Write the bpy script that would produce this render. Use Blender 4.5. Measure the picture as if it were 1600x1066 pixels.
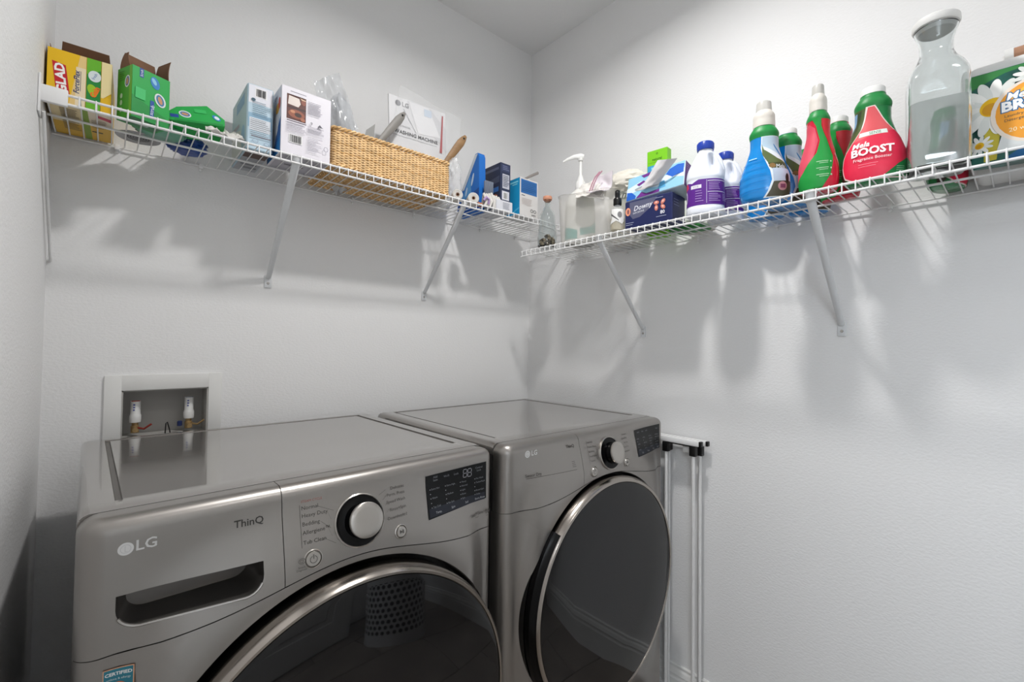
import bpy, bmesh, math, random
from mathutils import Vector, Matrix, noise
from mathutils.geometry import tessellate_polygon
PI = math.pi
random.seed(7)
C = bpy.context.scene.collection
for o in list(bpy.data.objects):
    bpy.data.objects.remove(o)

# ------------------------------------------------------------------ camera, world, lights, exposure
FPX, YAW, PITCH, ROLL = 716.4, -0.7413, 0.0255, 0.012
cam = bpy.data.cameras.new('camera')
camo = bpy.data.objects.new('camera', cam)
C.objects.link(camo)
cy_, sy_ = math.cos(YAW), math.sin(YAW)
fwd = Vector((-sy_, cy_, 0)); rgt = Vector((cy_, sy_, 0)); up = Vector((0, 0, 1))
f2 = fwd * math.cos(PITCH) + up * math.sin(PITCH)
u2 = -fwd * math.sin(PITCH) + up * math.cos(PITCH)
r3 = rgt * math.cos(ROLL) + u2 * math.sin(ROLL)
u3 = -rgt * math.sin(ROLL) + u2 * math.cos(ROLL)
m = Matrix((r3, u3, -f2)).transposed().to_4x4()
m.translation = (-1.4829, -1.6067, 1.2306)
camo.matrix_world = m
cam.sensor_fit = 'HORIZONTAL'
cam.sensor_width = 36
cam.lens = 36 * FPX / 1600
cam.shift_x = -22.8 / 1600
cam.shift_y = -13.7 / 1600
cam.clip_start = 0.01
bpy.context.scene.camera = camo

world = bpy.data.worlds.new('world')
bpy.context.scene.world = world
world.use_nodes = True
world.node_tree.nodes['Background'].inputs[0].default_value = (0.86, 0.93, 1.0, 1)
world.node_tree.nodes['Background'].inputs[1].default_value = 1.0
vs = bpy.context.scene.view_settings
vs.view_transform = 'Standard'
vs.look = 'None'
vs.gamma = 1
vs.use_curve_mapping = False
vs.exposure = 0.0
LIGHT_W = 12.6      # the ceiling fixture
HALL_W = 40.0       # added cool fill beyond the doorway, no fixture modelled
REAR_W = 2.5       # added fill lamp behind the camera, shaped as a second ceiling fixture
LX, LY, H = -0.76, -0.98, 2.6247


def lamp(name, loc, size, power, col, rot=(0, 0, 0), spread=180):
    l = bpy.data.lights.new(name, 'AREA')
    l.shape = 'DISK'
    l.size = size
    l.energy = power
    l.color = col
    l.spread = math.radians(spread)
    o = bpy.data.objects.new(name, l)
    C.objects.link(o)
    o.location = loc
    o.rotation_euler = rot
    return o


lamp('ceiling_lamp_light', (LX, LY, H - 0.062), 0.11, LIGHT_W, (1, 0.98, 0.96), spread=160)
REAR = (-0.85, -2.05)
lamp('rear_fill_light', (REAR[0], REAR[1], H - 0.062), 0.3, REAR_W, (1, 0.98, 0.96))  # unseen fill, added to brighten the rear of the room
lamp('hall_fill_light', (-2.35, -2.0, 2.1), 0.9, HALL_W, (0.86, 0.93, 1))  # unseen soft fill, added to lift the room through the doorway

# ------------------------------------------------------------------ materials
MATS = {}


def srgb(c):
    if isinstance(c, str):
        c = tuple(int(c[i:i + 2], 16) / 255 for i in (0, 2, 4))
    return tuple((x / 12.92 if x <= 0.04045 else ((x + 0.055) / 1.055) ** 2.4) for x in c)


def mat(name, col, rough=0.5, metal=0.0, alpha=1.0, trans=0.0, ior=1.45, coat=0.0, coat_r=0.05, sub=0.0, emit=0.0,
        bump=None, vary=None, spec=None):
    if name in MATS:
        return MATS[name]
    M = bpy.data.materials.new(name)
    M.use_nodes = True
    nt = M.node_tree
    b = nt.nodes['Principled BSDF']
    col = srgb(col)
    I = b.inputs
    I['Base Color'].default_value = (*col, 1)
    I['Roughness'].default_value = rough
    I['Metallic'].default_value = metal
    I['Alpha'].default_value = alpha
    I['Transmission Weight'].default_value = trans
    I['IOR'].default_value = ior
    I['Coat Weight'].default_value = coat
    I['Coat Roughness'].default_value = coat_r
    if spec is not None:
        I['Specular IOR Level'].default_value = spec
    if emit:
        I['Emission Color'].default_value = (*col, 1)
        I['Emission Strength'].default_value = emit
    tc = nt.nodes.new('ShaderNodeTexCoord')
    if vary:      # (scale, amount): a faint procedural variation of the colour itself
        sc, am = vary[:2]
        n = nt.nodes.new('ShaderNodeTexNoise')
        n.inputs['Scale'].default_value = sc
        n.inputs['Detail'].default_value = 4
        if len(vary) > 2:
            mp = nt.nodes.new('ShaderNodeMapping')
            mp.inputs['Scale'].default_value = vary[2]
            nt.links.new(tc.outputs['Object'], mp.inputs['Vector'])
            nt.links.new(mp.outputs[0], n.inputs['Vector'])
        else:
            nt.links.new(tc.outputs['Object'], n.inputs['Vector'])
        r = nt.nodes.new('ShaderNodeValToRGB')
        r.color_ramp.elements[0].position = 0.3
        r.color_ramp.elements[1].position = 0.7
        r.color_ramp.elements[0].color = (*[max(0, c * (1 - am)) for c in col], 1)
        r.color_ramp.elements[1].color = (*[min(1, c * (1 + am)) for c in col], 1)
        nt.links.new(n.outputs['Fac'], r.inputs[0])
        nt.links.new(r.outputs[0], I['Base Color'])
    if bump:      # (scale, strength, distance[, stretch])
        n = nt.nodes.new('ShaderNodeTexNoise')
        n.inputs['Scale'].default_value = bump[0]
        n.inputs['Detail'].default_value = 3
        if len(bump) > 3:
            mp = nt.nodes.new('ShaderNodeMapping')
            mp.inputs['Scale'].default_value = bump[3]
            nt.links.new(tc.outputs['Object'], mp.inputs['Vector'])
            nt.links.new(mp.outputs[0], n.inputs['Vector'])
        else:
            nt.links.new(tc.outputs['Object'], n.inputs['Vector'])
        bp = nt.nodes.new('ShaderNodeBump')
        bp.inputs['Strength'].default_value = bump[1]
        bp.inputs['Distance'].default_value = bump[2]
        nt.links.new(n.outputs['Fac'], bp.inputs['Height'])
        nt.links.new(bp.outputs[0], I['Normal'])
    MATS[name] = M
    return M


M_WALL = mat('wall_paint', 'ececec', 0.6, bump=(120, 0.22, 0.004, (1, 1, 1.6)))
M_CEIL = mat('ceiling_paint', 'ececec', 0.8, bump=(60, 0.2, 0.004))
M_TRIM = mat('trim_paint', 'e6e6e4', 0.35)
M_FLOOR = mat('floor_tile', '8c847c', 0.35, vary=(5, 0.22))
M_GROUT = mat('floor_grout', '6e6862', 0.9, vary=(40, 0.1))
M_WIRE = mat('shelf_vinyl', 'ededed', 0.35, vary=(30, 0.01))
M_BRACKET = mat('bracket_enamel', 'dadcde', 0.4, vary=(20, 0.02))
M_STEEL = mat('graphite_steel', '9b9793', 0.33, metal=0.85, coat=0.25, coat_r=0.08, vary=(3, 0.02))
M_LID = mat('graphite_lid', '96928e', 0.16, metal=0.7, coat=0.6, coat_r=0.03, vary=(3, 0.015))
M_SIDE = mat('cabinet_side', '5e5c5a', 0.4, metal=0.6, vary=(6, 0.03))
M_GROOVE = mat('lid_groove', '6b6763', 0.4, metal=0.6)
M_CHROME = mat('chrome_trim', 'b4ada6', 0.2, metal=1.0, vary=(8, 0.01))
M_SATIN = mat('satin_knob', 'b9b5b0', 0.28, metal=0.9, vary=(8, 0.02))
M_BLACKP = mat('black_plastic', '0c0c0d', 0.3, vary=(20, 0.1))
M_DARKGLASS = mat('dark_door_glass', '121214', 0.03, ior=1.5, vary=(4, 0.05))
M_RECESS = mat('shaded_recess_steel', '6f6c69', 0.3, metal=0.8)  # steel made darker: shade inside the drawer grip put into the colour
M_WHITEP = mat('white_plastic', 'e4e4e2', 0.4, vary=(10, 0.01))
M_CARD = mat('brown_cardboard', '7d5c46', 0.85, vary=(25, 0.1))
M_GLASS = mat('clear_glass', 'f4f8f8', 0.0, trans=1.0, ior=1.3)
M_WATER = mat('water', 'f4faf8', 0.0, trans=1.0, ior=1.15)
M_FROST = mat('frosted_plastic', 'dedcd6', 0.35, alpha=0.42, vary=(9, 0.02))
M_BAG = mat('clear_plastic_bag', 'eef0f2', 0.12, alpha=0.3, spec=0.8, bump=(40, 0.5, 0.01))
M_WHITECLOTH = mat('white_cloth', 'dedbd6', 0.9, bump=(300, 0.3, 0.002))
M_WICKER = mat('wicker_cane', 'eac692', 0.6, vary=(60, 0.22))
M_WICKER2 = mat('wicker_dark', 'd4aa70', 0.65, vary=(60, 0.22))
M_BRASS = mat('brass', 'b09468', 0.55, metal=0.6, vary=(60, 0.2))


# ------------------------------------------------------------------ mesh helpers
def link(o, parent=None):
    C.objects.link(o)
    if parent is not None:
        o.parent = parent
    return o


def obj(name, bm, mats, parent=None, smooth=True, angle=35, loc=None, rot=None):
    bmesh.ops.recalc_face_normals(bm, faces=bm.faces) if smooth != 'keep' else None
    me = bpy.data.meshes.new(name)
    bm.to_mesh(me)
    bm.free()
    for mm in (mats if isinstance(mats, (list, tuple)) else [mats]):
        me.materials.append(mm)
    if smooth:
        me.shade_smooth()
        me.set_sharp_from_angle(angle=math.radians(angle))
    o = bpy.data.objects.new(name, me)
    if loc is not None:
        o.location = loc
    if rot is not None:
        o.rotation_euler = rot
    return link(o, parent)


def thing(name, label, cat, loc=(0, 0, 0), rz=0, group=None, rot=None):
    o = bpy.data.objects.new(name, None)
    o.empty_display_size = 0.02
    o.location = loc
    o.rotation_euler = rot if rot else (0, 0, rz)
    o['label'] = label
    o['category'] = cat
    if group:
        o['group'] = group
    return link(o)


def tag(o, label, cat, group=None):
    o['label'] = label
    o['category'] = cat
    if group:
        o['group'] = group
    return o


def box(bm, x0, x1, y0, y1, z0, z1, bev=0.0, seg=2, mi=0, M=None):
    t = bmesh.new()
    bmesh.ops.create_cube(t, size=1)
    bmesh.ops.scale(t, vec=(x1 - x0, y1 - y0, z1 - z0), verts=t.verts)
    bmesh.ops.translate(t, vec=((x0 + x1) / 2, (y0 + y1) / 2, (z0 + z1) / 2), verts=t.verts)
    if bev:
        bmesh.ops.bevel(t, geom=t.edges[:], offset=bev, segments=seg, profile=0.5, affect='EDGES')
    if M is not None:
        t.transform(M)
    join(bm, t, mi)
    return bm


def join(bm, t, mi=None):
    vm = [bm.verts.new(v.co) for v in t.verts]
    t.verts.index_update()
    for f in t.faces:
        try:
            nf = bm.faces.new([vm[v.index] for v in f.verts])
            nf.material_index = f.material_index if mi is None else mi
        except ValueError:
            pass
    t.free()


def tube(bm, pts, r, n=6, closed=False, mi=0, flat=None, caps=True):
    """tube along points; r a number or a list; flat=(scale) squeezes the section"""
    pts = [Vector(p) for p in pts]
    N = len(pts)
    rs = r if isinstance(r, (list, tuple)) else [r] * N
    rings = []
    prev = None
    for i, p in enumerate(pts):
        if closed:
            d = pts[(i + 1) % N] - pts[(i - 1) % N]
        else:
            d = pts[min(i + 1, N - 1)] - pts[max(i - 1, 0)]
        d.normalize()
        if prev is None:
            a = Vector((0, 0, 1)) if abs(d.z) < 0.9 else Vector((1, 0, 0))
            a = (a - d * a.dot(d)).normalized()
        else:
            a = (prev - d * prev.dot(d))
            a = a.normalized() if a.length > 1e-6 else prev
        prev = a
        b = d.cross(a)
        ring = []
        for k in range(n):
            t = 2 * PI * (k + 0.5) / n
            ca, cb = math.cos(t), math.sin(t)
            if flat:
                cb *= flat
            ring.append(bm.verts.new(p + a * (ca * rs[i]) + b * (cb * rs[i])))
        rings.append(ring)
    M = N if closed else N - 1
    for i in range(M):
        A, B = rings[i], rings[(i + 1) % N]
        for k in range(n):
            f = bm.faces.new((A[k], A[(k + 1) % n], B[(k + 1) % n], B[k]))
            f.material_index = mi
    if not closed and caps:
        f = bm.faces.new(list(reversed(rings[0]))); f.material_index = mi
        f = bm.faces.new(rings[-1]); f.material_index = mi
    return bm


def lathe(bm, prof, n=32, M=None, mi=0, a0=0, a1=2 * PI):
    """profile [(r,z)] about z"""
    full = abs(a1 - a0 - 2 * PI) < 1e-6
    rings = []
    for r, z in prof:
        if r < 1e-6:
            v = Vector((0, 0, z))
            rings.append([bm.verts.new(M @ v if M else v)])
        else:
            ring = []
            for k in range(n if full else n + 1):
                t = a0 + (a1 - a0) * k / n
                v = Vector((r * math.cos(t), r * math.sin(t), z))
                ring.append(bm.verts.new(M @ v if M else v))
            rings.append(ring)
    for A, B in zip(rings, rings[1:]):
        L = max(len(A), len(B))
        for k in range(L if full else L - 1):
            k2 = (k + 1) % L
            if len(A) == 1 and len(B) == 1:
                continue
            if len(A) == 1:
                f = bm.faces.new((A[0], B[k2], B[k]))
            elif len(B) == 1:
                f = bm.faces.new((A[k], A[k2], B[0]))
            else:
                f = bm.faces.new((A[k], A[k2], B[k2], B[k]))
            f.material_index = mi
    return bm


def interp(prof, z):
    """smooth interpolation of (z, a, b) rows"""
    if z <= prof[0][0]:
        return prof[0][1:]
    for i in range(len(prof) - 1):
        z0, z1 = prof[i][0], prof[i + 1][0]
        if z <= z1:
            if z1 == z0:
                return prof[i + 1][1:]
            t = (z - z0) / (z1 - z0)
            out = []
            for c in range(1, len(prof[0])):
                p1, p2 = prof[i][c], prof[i + 1][c]
                h = z1 - z0
                def slope(j):
                    if j <= 0 or j >= len(prof) - 1:
                        return 0
                    ha, hb = prof[j][0] - prof[j - 1][0], prof[j + 1][0] - prof[j][0]
                    if ha <= 0 or hb <= 0:
                        return 0
                    da, db = (prof[j][c] - prof[j - 1][c]) / ha, (prof[j + 1][c] - prof[j][c]) / hb
                    return 0 if da * db <= 0 else 2 * da * db / (da + db)
                m1, m2 = slope(i) * h, slope(i + 1) * h
                out.append((2 * t**3 - 3 * t**2 + 1) * p1 + (t**3 - 2 * t**2 + t) * m1 + (-2 * t**3 + 3 * t**2) * p2 + (t**3 - t**2) * m2)
            return tuple(out)
    return prof[-1][1:]


def sq(c, e):
    return math.copysign(abs(c) ** e, c)


def loft(bm, prof, zs, n=48, e=1.0, mi=0, tilt=None, cap_top=True, inward=False):
    """stacked superellipse rings; e = 2/exponent"""
    rings = []
    for z in zs:
        a, b = interp(prof, z)[:2]
        ring = []
        for k in range(n):
            t = 2 * PI * k / n
            ring.append(bm.verts.new((a * sq(math.cos(t), e), b * sq(math.sin(t), e), z)))
        rings.append(ring)
    for A, B in zip(rings, rings[1:]):
        for k in range(n):
            f = bm.faces.new((A[k], A[(k + 1) % n], B[(k + 1) % n], B[k]))
            f.material_index = mi
    f = bm.faces.new(list(reversed(rings[0]))); f.material_index = mi
    if cap_top:
        f = bm.faces.new(rings[-1]); f.material_index = mi
    return bm


def frange(a, b, n):
    return [a + (b - a) * i / (n - 1) for i in range(n)]


# ------------------------------------------------------------------ flat print
def flat_frame(O, U, V):
    O, U, V = Vector(O), Vector(U).normalized(), Vector(V).normalized()
    N = U.cross(V)
    return lambda u, v, o: O + U * u + V * v + N * o


def bottle_frame(prof, e=1.0, z0=0.0):
    """u in -1..1 runs round the front (-y) half of the bottle, v is height"""
    def fr(u, v, o):
        a, b = interp(prof, v)[:2]
        s = u * PI / 2
        return Vector(((a + o) * sq(math.sin(s), e), -(b + o) * sq(math.cos(s), e), v + z0))
    return fr


def planar_frame(prof, e=1.0):
    """u is x in metres, projected on the front (-y) of the bottle"""
    def fr(u, v, o):
        a, b = interp(prof, v)[:2]
        t = max(-0.98, min(0.98, u / a))
        y = (1 - abs(t) ** (2 / e)) ** (e / 2)
        return Vector((a * t, -(b * y) - o, v))
    return fr


FLATM = {}


def ink(col):
    key = 'ink_' + (col if isinstance(col, str) else '%02x%02x%02x' % tuple(int(c * 255) for c in col))
    return mat(key, col, 0.45)


def text_faces(s, size, x, y, align='CENTER', rot=0, shear=0, bold=0, sx=1.0):
    cu = bpy.data.curves.new('t', 'FONT')
    cu.body = s
    cu.size = size
    cu.align_x = align
    cu.align_y = 'CENTER'
    cu.resolution_u = 2
    cu.shear = shear
    cu.offset = bold
    ob = bpy.data.objects.new('t', cu)
    me = bpy.data.meshes.new_from_object(ob)
    cr, sr = math.cos(rot), math.sin(rot)
    vs_ = [(x + cr * v.co.x * sx - sr * v.co.y, y + sr * v.co.x * sx + cr * v.co.y) for v in me.vertices]
    fs = [tuple(p.vertices) for p in me.polygons]
    bpy.data.objects.remove(ob)
    bpy.data.curves.remove(cu)
    bpy.data.meshes.remove(me)
    return vs_, fs


def printing(parent, name, frame, shapes, step=None, base=0.0003, inc=0.00012, label=None):
    bm = bmesh.new()
    mats, idx = [], {}
    for k, s in enumerate(shapes):
        kind, col = s[0], s[1]
        if col not in idx:
            idx[col] = len(mats)
            mats.append(ink(col) if isinstance(col, str) else col)
        if kind == 'rect':
            x0, y0, x1, y1 = s[2:6]
            P = [(x0, y0), (x1, y0), (x1, y1), (x0, y1)]; F = [(0, 1, 2, 3)]
        elif kind == 'ell':
            cx, cy, rx, ry = s[2:6]
            rt = s[6] if len(s) > 6 else 0
            P = []
            for i in range(28):
                t = 2 * PI * i / 28
                a, b = rx * math.cos(t), ry * math.sin(t)
                P.append((cx + a * math.cos(rt) - b * math.sin(rt), cy + a * math.sin(rt) + b * math.cos(rt)))
            F = [tuple(range(28))]
        elif kind == 'ring':
            cx, cy, rx, ry, w = s[2:7]
            P = []
            for i in range(28):
                t = 2 * PI * i / 28
                P.append((cx + rx * math.cos(t), cy + ry * math.sin(t)))
                P.append((cx + (rx - w) * math.cos(t), cy + (ry - w) * math.sin(t)))
            F = [(2 * i, (2 * i + 2) % 56, (2 * i + 3) % 56, 2 * i + 1) for i in range(28)]
        elif kind == 'poly':
            P = list(s[2])
            F = [tuple(t) for t in tessellate_polygon([[Vector((p[0], p[1], 0)) for p in P]])]
        elif kind == 'text':
            P, F = text_faces(s[2], s[5], s[3], s[4], **(s[6] if len(s) > 6 else {}))
        if not P:
            continue
        t = bmesh.new()
        vv = [t.verts.new((p[0], p[1], 0)) for p in P]
        for f in F:
            try:
                t.faces.new([vv[i] for i in f])
            except ValueError:
                pass
        if step:
            for ax in (0, 1):
                lo, hi = min(p[ax] for p in P), max(p[ax] for p in P)
                c = math.floor(lo / step[ax]) * step[ax] + step[ax]
                while c < hi:
                    co = Vector((c, 0, 0)) if ax == 0 else Vector((0, c, 0))
                    no = Vector((1, 0, 0)) if ax == 0 else Vector((0, 1, 0))
                    bmesh.ops.bisect_plane(t, geom=t.verts[:] + t.edges[:] + t.faces[:], plane_co=co, plane_no=no, dist=1e-7)
                    c += step[ax]
        for v in t.verts:
            v.co = frame(v.co.x, v.co.y, base + inc * k)
        join(bm, t, idx[col])
    o = obj(name, bm, mats, parent, smooth='keep' if step else False)
    if label:
        o['label'] = label
    if name == 'lettering':
        o['kind'] = 'stuff'
    return o


def bars(col, x0, x1, y0, y1, n, th, seed=0, ragged=0.3):
    """rows of print too small to read"""
    rr = random.Random(seed)
    out = []
    for i in range(n):
        y = y1 - (y1 - y0) * (i + 0.5) / n
        out.append(('rect', col, x0, y - th / 2, x1 - (x1 - x0) * rr.random() * ragged, y + th / 2))
    return out


def barcode(x0, x1, y0, y1, n=16, seed=1, vert=True):
    rr = random.Random(seed)
    out = [('rect', 'f2f2f2', x0 - 0.002, y0 - 0.002, x1 + 0.002, y1 + 0.002)]
    for i in range(n):
        a = x0 + (x1 - x0) * i / n
        out.append(('rect', '1c1c1e', a, y0, a + (x1 - x0) / n * (0.3 + 0.5 * rr.random()), y1))
    return out


def crumple(name, mats, parent, c, rad, seed=0, amp=0.35, freq=2.2, sub=4, floor=None, rot=None, ridge=True):
    bm = bmesh.new()
    bmesh.ops.create_icosphere(bm, subdivisions=sub, radius=1)
    off = Vector((seed * 3.7, seed * 1.3, seed * 2.1))
    for v in bm.verts:
        d = v.co.normalized()
        q = d * freq + off
        n1 = noise.noise(q)
        n2 = noise.noise(q * 2.3)
        n3 = noise.noise(q * 5.1)
        h = 1 + amp * ((1 - 2 * abs(n1)) * 0.6 + (0.5 - abs(n2)) * 0.7 + n3 * 0.25) if ridge else 1 + amp * (n1 + n2 * 0.5)
        v.co = Vector((d.x * rad[0] * h, d.y * rad[1] * h, d.z * rad[2] * h))
        if rot:
            v.co = Matrix.Rotation(rot, 3, 'Z') @ v.co
        v.co += Vector(c)
        if floor is not None and v.co.z < floor:
            v.co.z = floor + 0.0006 * noise.noise(v.co * 90)
    return obj(name, bm, mats, parent, angle=50)


def sheet(name, mats, parent, corners, thick=0.0006, nu=24, nv=24, amp=0.004, freq=3, seed=0, bend=None):
    """a creased sheet between four corners (bl, br, tr, tl)"""
    bl, br, tr, tl = [Vector(c) for c in corners]
    bm = bmesh.new()
    N = (br - bl).cross(tl - bl).normalized()
    def P(u, v, o):
        p = bl * (1 - u) * (1 - v) + br * u * (1 - v) + tr * u * v + tl * (1 - u) * v
        q = Vector((u * freq + seed, v * freq, seed * 1.7))
        h = amp * (1 - 2 * abs(noise.noise(q))) + amp * 0.5 * noise.noise(q * 3)
        if bend:
            h += bend(u, v)
        return p + N * (h + o)
    for s in (0, 1):
        g = [[bm.verts.new(P(i / nu, j / nv, thick * s)) for i in range(nu + 1)] for j in range(nv + 1)]
        for j in range(nv):
            for i in range(nu):
                q = (g[j][i], g[j][i + 1], g[j + 1][i + 1], g[j + 1][i])
                bm.faces.new(q if s else q[::-1])
        if s == 0:
            g0 = g
    brd = lambda G: G[0] + [G[j][nu] for j in range(1, nv + 1)] + [G[nv][i] for i in range(nu - 1, -1, -1)] + [G[j][0] for j in range(nv - 1, 0, -1)]
    A, B = brd(g0), brd(g)
    for k in range(len(A)):
        k2 = (k + 1) % len(A)
        bm.faces.new((A[k], A[k2], B[k2], B[k]))
    return obj(name, bm, mats, parent, angle=40)


# ------------------------------------------------------------------ the room
XL, YB = -1.596, -2.45     # left wall, rear wall behind the camera


def struct(name, bm, m_, smooth=False):
    o = obj(name, bm, m_, None, smooth=smooth)
    o['kind'] = 'structure'
    return o


bm = bmesh.new(); box(bm, XL - 1.6, 0.1, YB - 0.1, 0.1, -0.1, -0.006)
floor = struct('floor', bm, M_GROUT)
# floor tiles: parts of the floor
TW, TL = 0.3, 0.6
bm = bmesh.new(); box(bm, 0.0015, TL - 0.0015, 0.0015, TW - 0.0015, -0.006, 0.0, 0.0008, 1)
t0 = obj('floor_tile', bm, M_FLOOR, floor, smooth=False)
first = True
for j in range(8):
    x = -0.6 - (0.2 if j % 3 == 1 else 0.4 if j % 3 == 2 else 0.0)
    i = 0
    while x > XL - 0.3:
        o = t0 if first else t0.copy()
        if not first:
            link(o, floor)
        first = False
        o.location = (x, -TW * (j + 1), 0)
        x -= TL
        i += 1
    o = t0.copy(); link(o, floor)
    o.location = (-0.6 + (TL - (0.2 if j % 3 == 1 else 0.4 if j % 3 == 2 else 0.0)), -TW * (j + 1), 0)
    if j % 3 == 0:
        bpy.data.objects.remove(o)

# wall_back with the hole of the washer box
RX0, RX1, RZ0, RZ1 = -1.450, -1.262, 0.965, 1.095
bm = bmesh.new()
box(bm, XL - 0.1, RX0, 0, 0.1, -0.1, H)
box(bm, RX1, 0.1, 0, 0.1, -0.1, H)
box(bm, RX0, RX1, 0, 0.1, -0.1, RZ0)
box(bm, RX0, RX1, 0, 0.1, RZ1, H)
bmesh.ops.remove_doubles(bm, verts=bm.verts, dist=1e-5)
struct('wall_back', bm, M_WALL)
bm = bmesh.new(); box(bm, 0, 0.1, YB - 0.1, 0, -0.1, H); struct('wall_right', bm, M_WALL)
bm = bmesh.new()     # the left wall has the doorway to the hall, behind the camera
DY0, DY1, DZ = -2.38, -1.74, 2.05
box(bm, XL - 0.1, XL, DY1, 0, -0.1, H)
box(bm, XL - 0.1, XL, DY0, DY1, DZ, H)
box(bm, XL - 0.1, XL, YB - 0.1, DY0, -0.1, H)
struct('wall_left', bm, M_WALL)
bm = bmesh.new(); box(bm, XL - 1.6, 0.1, YB - 0.1, YB, -0.1, H); struct('wall_rear', bm, M_WALL)
bm = bmesh.new(); box(bm, XL - 1.6, 0.1, YB - 0.1, 0.1, H, H + 0.1); struct('ceiling', bm, M_CEIL)
bm = bmesh.new(); box(bm, XL - 1.6, XL - 1.5, YB - 0.1, 0.1, -0.1, H); struct('wall_hall_far', bm, M_WALL)
bm = bmesh.new(); box(bm, XL - 1.6, XL - 0.1, -1.2, -1.1, -0.1, H); struct('wall_hall_end', bm, M_WALL)
# door casing round the doorway
bm = bmesh.new()
box(bm, XL, XL + 0.015, DY1, DY1 + 0.06, 0, DZ + 0.06, 0.004)
box(bm, XL, XL + 0.015, DY0 - 0.06, DY0, 0, DZ + 0.06, 0.004)
box(bm, XL, XL + 0.015, DY0, DY1, DZ, DZ + 0.06, 0.004)
struct('trim_1', bm, M_TRIM)


def baseboard(name, A, B, n):
    """profiled board from A to B; n points into the room"""
    A, B, n = Vector(A), Vector(B), Vector(n)
    prof = [(0, 0), (0.016, 0), (0.016, 0.088), (0.0135, 0.094), (0.0135, 0.100), (0.015, 0.104), (0.011, 0.116), (0.007, 0.122), (0.007, 0.130), (0.004, 0.1335), (0, 0.1335)]
    bm = bmesh.new()
    r = [[bm.verts.new(P + n * a + Vector((0, 0, z))) for a, z in prof] for P in (A, B)]
    k = len(prof)
    for i in range(k):
        bm.faces.new((r[0][i], r[0][(i + 1) % k], r[1][(i + 1) % k], r[1][i]))
    bm.faces.new(r[0][::-1]); bm.faces.new(r[1])
    return struct(name, bm, M_TRIM)


baseboard('baseboard_right', (0, YB, 0), (0, 0, 0), (-1, 0, 0))
baseboard('baseboard_back', (XL, 0, 0), (0, 0, 0), (0, -1, 0))
baseboard('baseboard_left', (XL, DY1 + 0.06, 0), (XL, 0, 0), (1, 0, 0))

# panelled door leaf, half seen in the washer's glass
DOY = -2.2
bm = bmesh.new()
dx0, dx1 = -1.32, -0.60
box(bm, dx0, dx1, DOY - 0.035, DOY - 0.008, 0.012, 2.04)
for a, b in ((dx0, dx0 + 0.11), (dx1 - 0.11, dx1)):
    box(bm, a, b, DOY - 0.008, DOY, 0.012, 2.04, 0.002, 1)
for a, b in ((0.012, 0.2), (0.92, 1.06), (1.92, 2.04)):
    box(bm, dx0 + 0.11, dx1 - 0.11, DOY - 0.008, DOY, a, b, 0.002, 1)
d = struct('door_1', bm, M_TRIM)
bm = bmesh.new()
for a, b in ((0.2, 0.92), (1.06, 1.92)):
    box(bm, dx0 + 0.15, dx1 - 0.15, DOY - 0.01, DOY - 0.002, a + 0.04, b - 0.04, 0.006, 2)
obj('door_panel', bm, M_TRIM, d, smooth=False)
bm = bmesh.new()
lathe(bm, [(0, 0.062), (0.02, 0.06), (0.027, 0.047), (0.022, 0.034), (0.01, 0.028), (0.01, 0.008), (0.03, 0.006), (0.032, 0)], 20,
      Matrix.Translation((dx1 - 0.06, DOY, 0.98)) @ Matrix.Rotation(PI / 2, 4, 'X'))
obj('door_knob', bm, M_SATIN, d)

# ceiling fixture, and the added fill lamp at the rear
for (lx, ly, lb) in ((LX, LY, 'round flush ceiling lamp above the washer and dryer'), (REAR[0], REAR[1], 'added unseen fill lamp on the ceiling by the door behind the viewer')):
    t = thing('ceiling_light', lb, 'lamp', (lx, ly, H), group='flush ceiling lamps')
    bm = bmesh.new(); lathe(bm, [(0, 0), (0.165, 0), (0.168, -0.02), (0.16, -0.03), (0.15, -0.03)], 40); obj('base', bm, M_WHITEP, t)
    bm = bmesh.new(); lathe(bm, [(0.152, -0.028), (0.14, -0.045), (0.1, -0.055), (0, -0.058)], 40)
    obj('diffuser', bm, mat('lamp_diffuser', 'ffffff', 0.5, emit=2.0), t)

# ------------------------------------------------------------------ recessed washer box in the back wall
t = thing('washer_outlet_box', 'white framed recessed plumbing box in the wall above the washer', 'outlet box', (RX0, 0, RZ0))
W_, H_ = RX1 - RX0, RZ1 - RZ0
bm = bmesh.new()
fx0, fx1, fz0, fz1 = -0.035, W_ + 0.033, -0.035, H_ + 0.041
box(bm, fx0, 0.0, -0.007, 0, fz0, fz1, 0.002)
box(bm, W_, fx1, -0.007, 0, fz0, fz1, 0.002)
box(bm, -0.001, W_ + 0.001, -0.0068, 0, H_, fz1 - 0.0005, 0.001)
box(bm, -0.001, W_ + 0.001, -0.0068, 0, fz0 + 0.0005, 0, 0.001)
obj('frame', bm, M_WHITEP, t)
bm = bmesh.new()
dp = 0.085
box(bm, 0, W_, dp, dp + 0.004, 0, H_)
box(bm, 0, 0.003, -0.004, dp, 0, H_)
box(bm, W_ - 0.003, W_, -0.004, dp, 0, H_)
box(bm, 0, W_, -0.004, dp, H_ - 0.003, H_)
box(bm, 0, W_, -0.004, dp, 0, 0.003)
obj('recess', bm, mat('recess_plastic', 'b4b2ae', 0.5, vary=(12, 0.04)), t, smooth=False)
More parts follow.
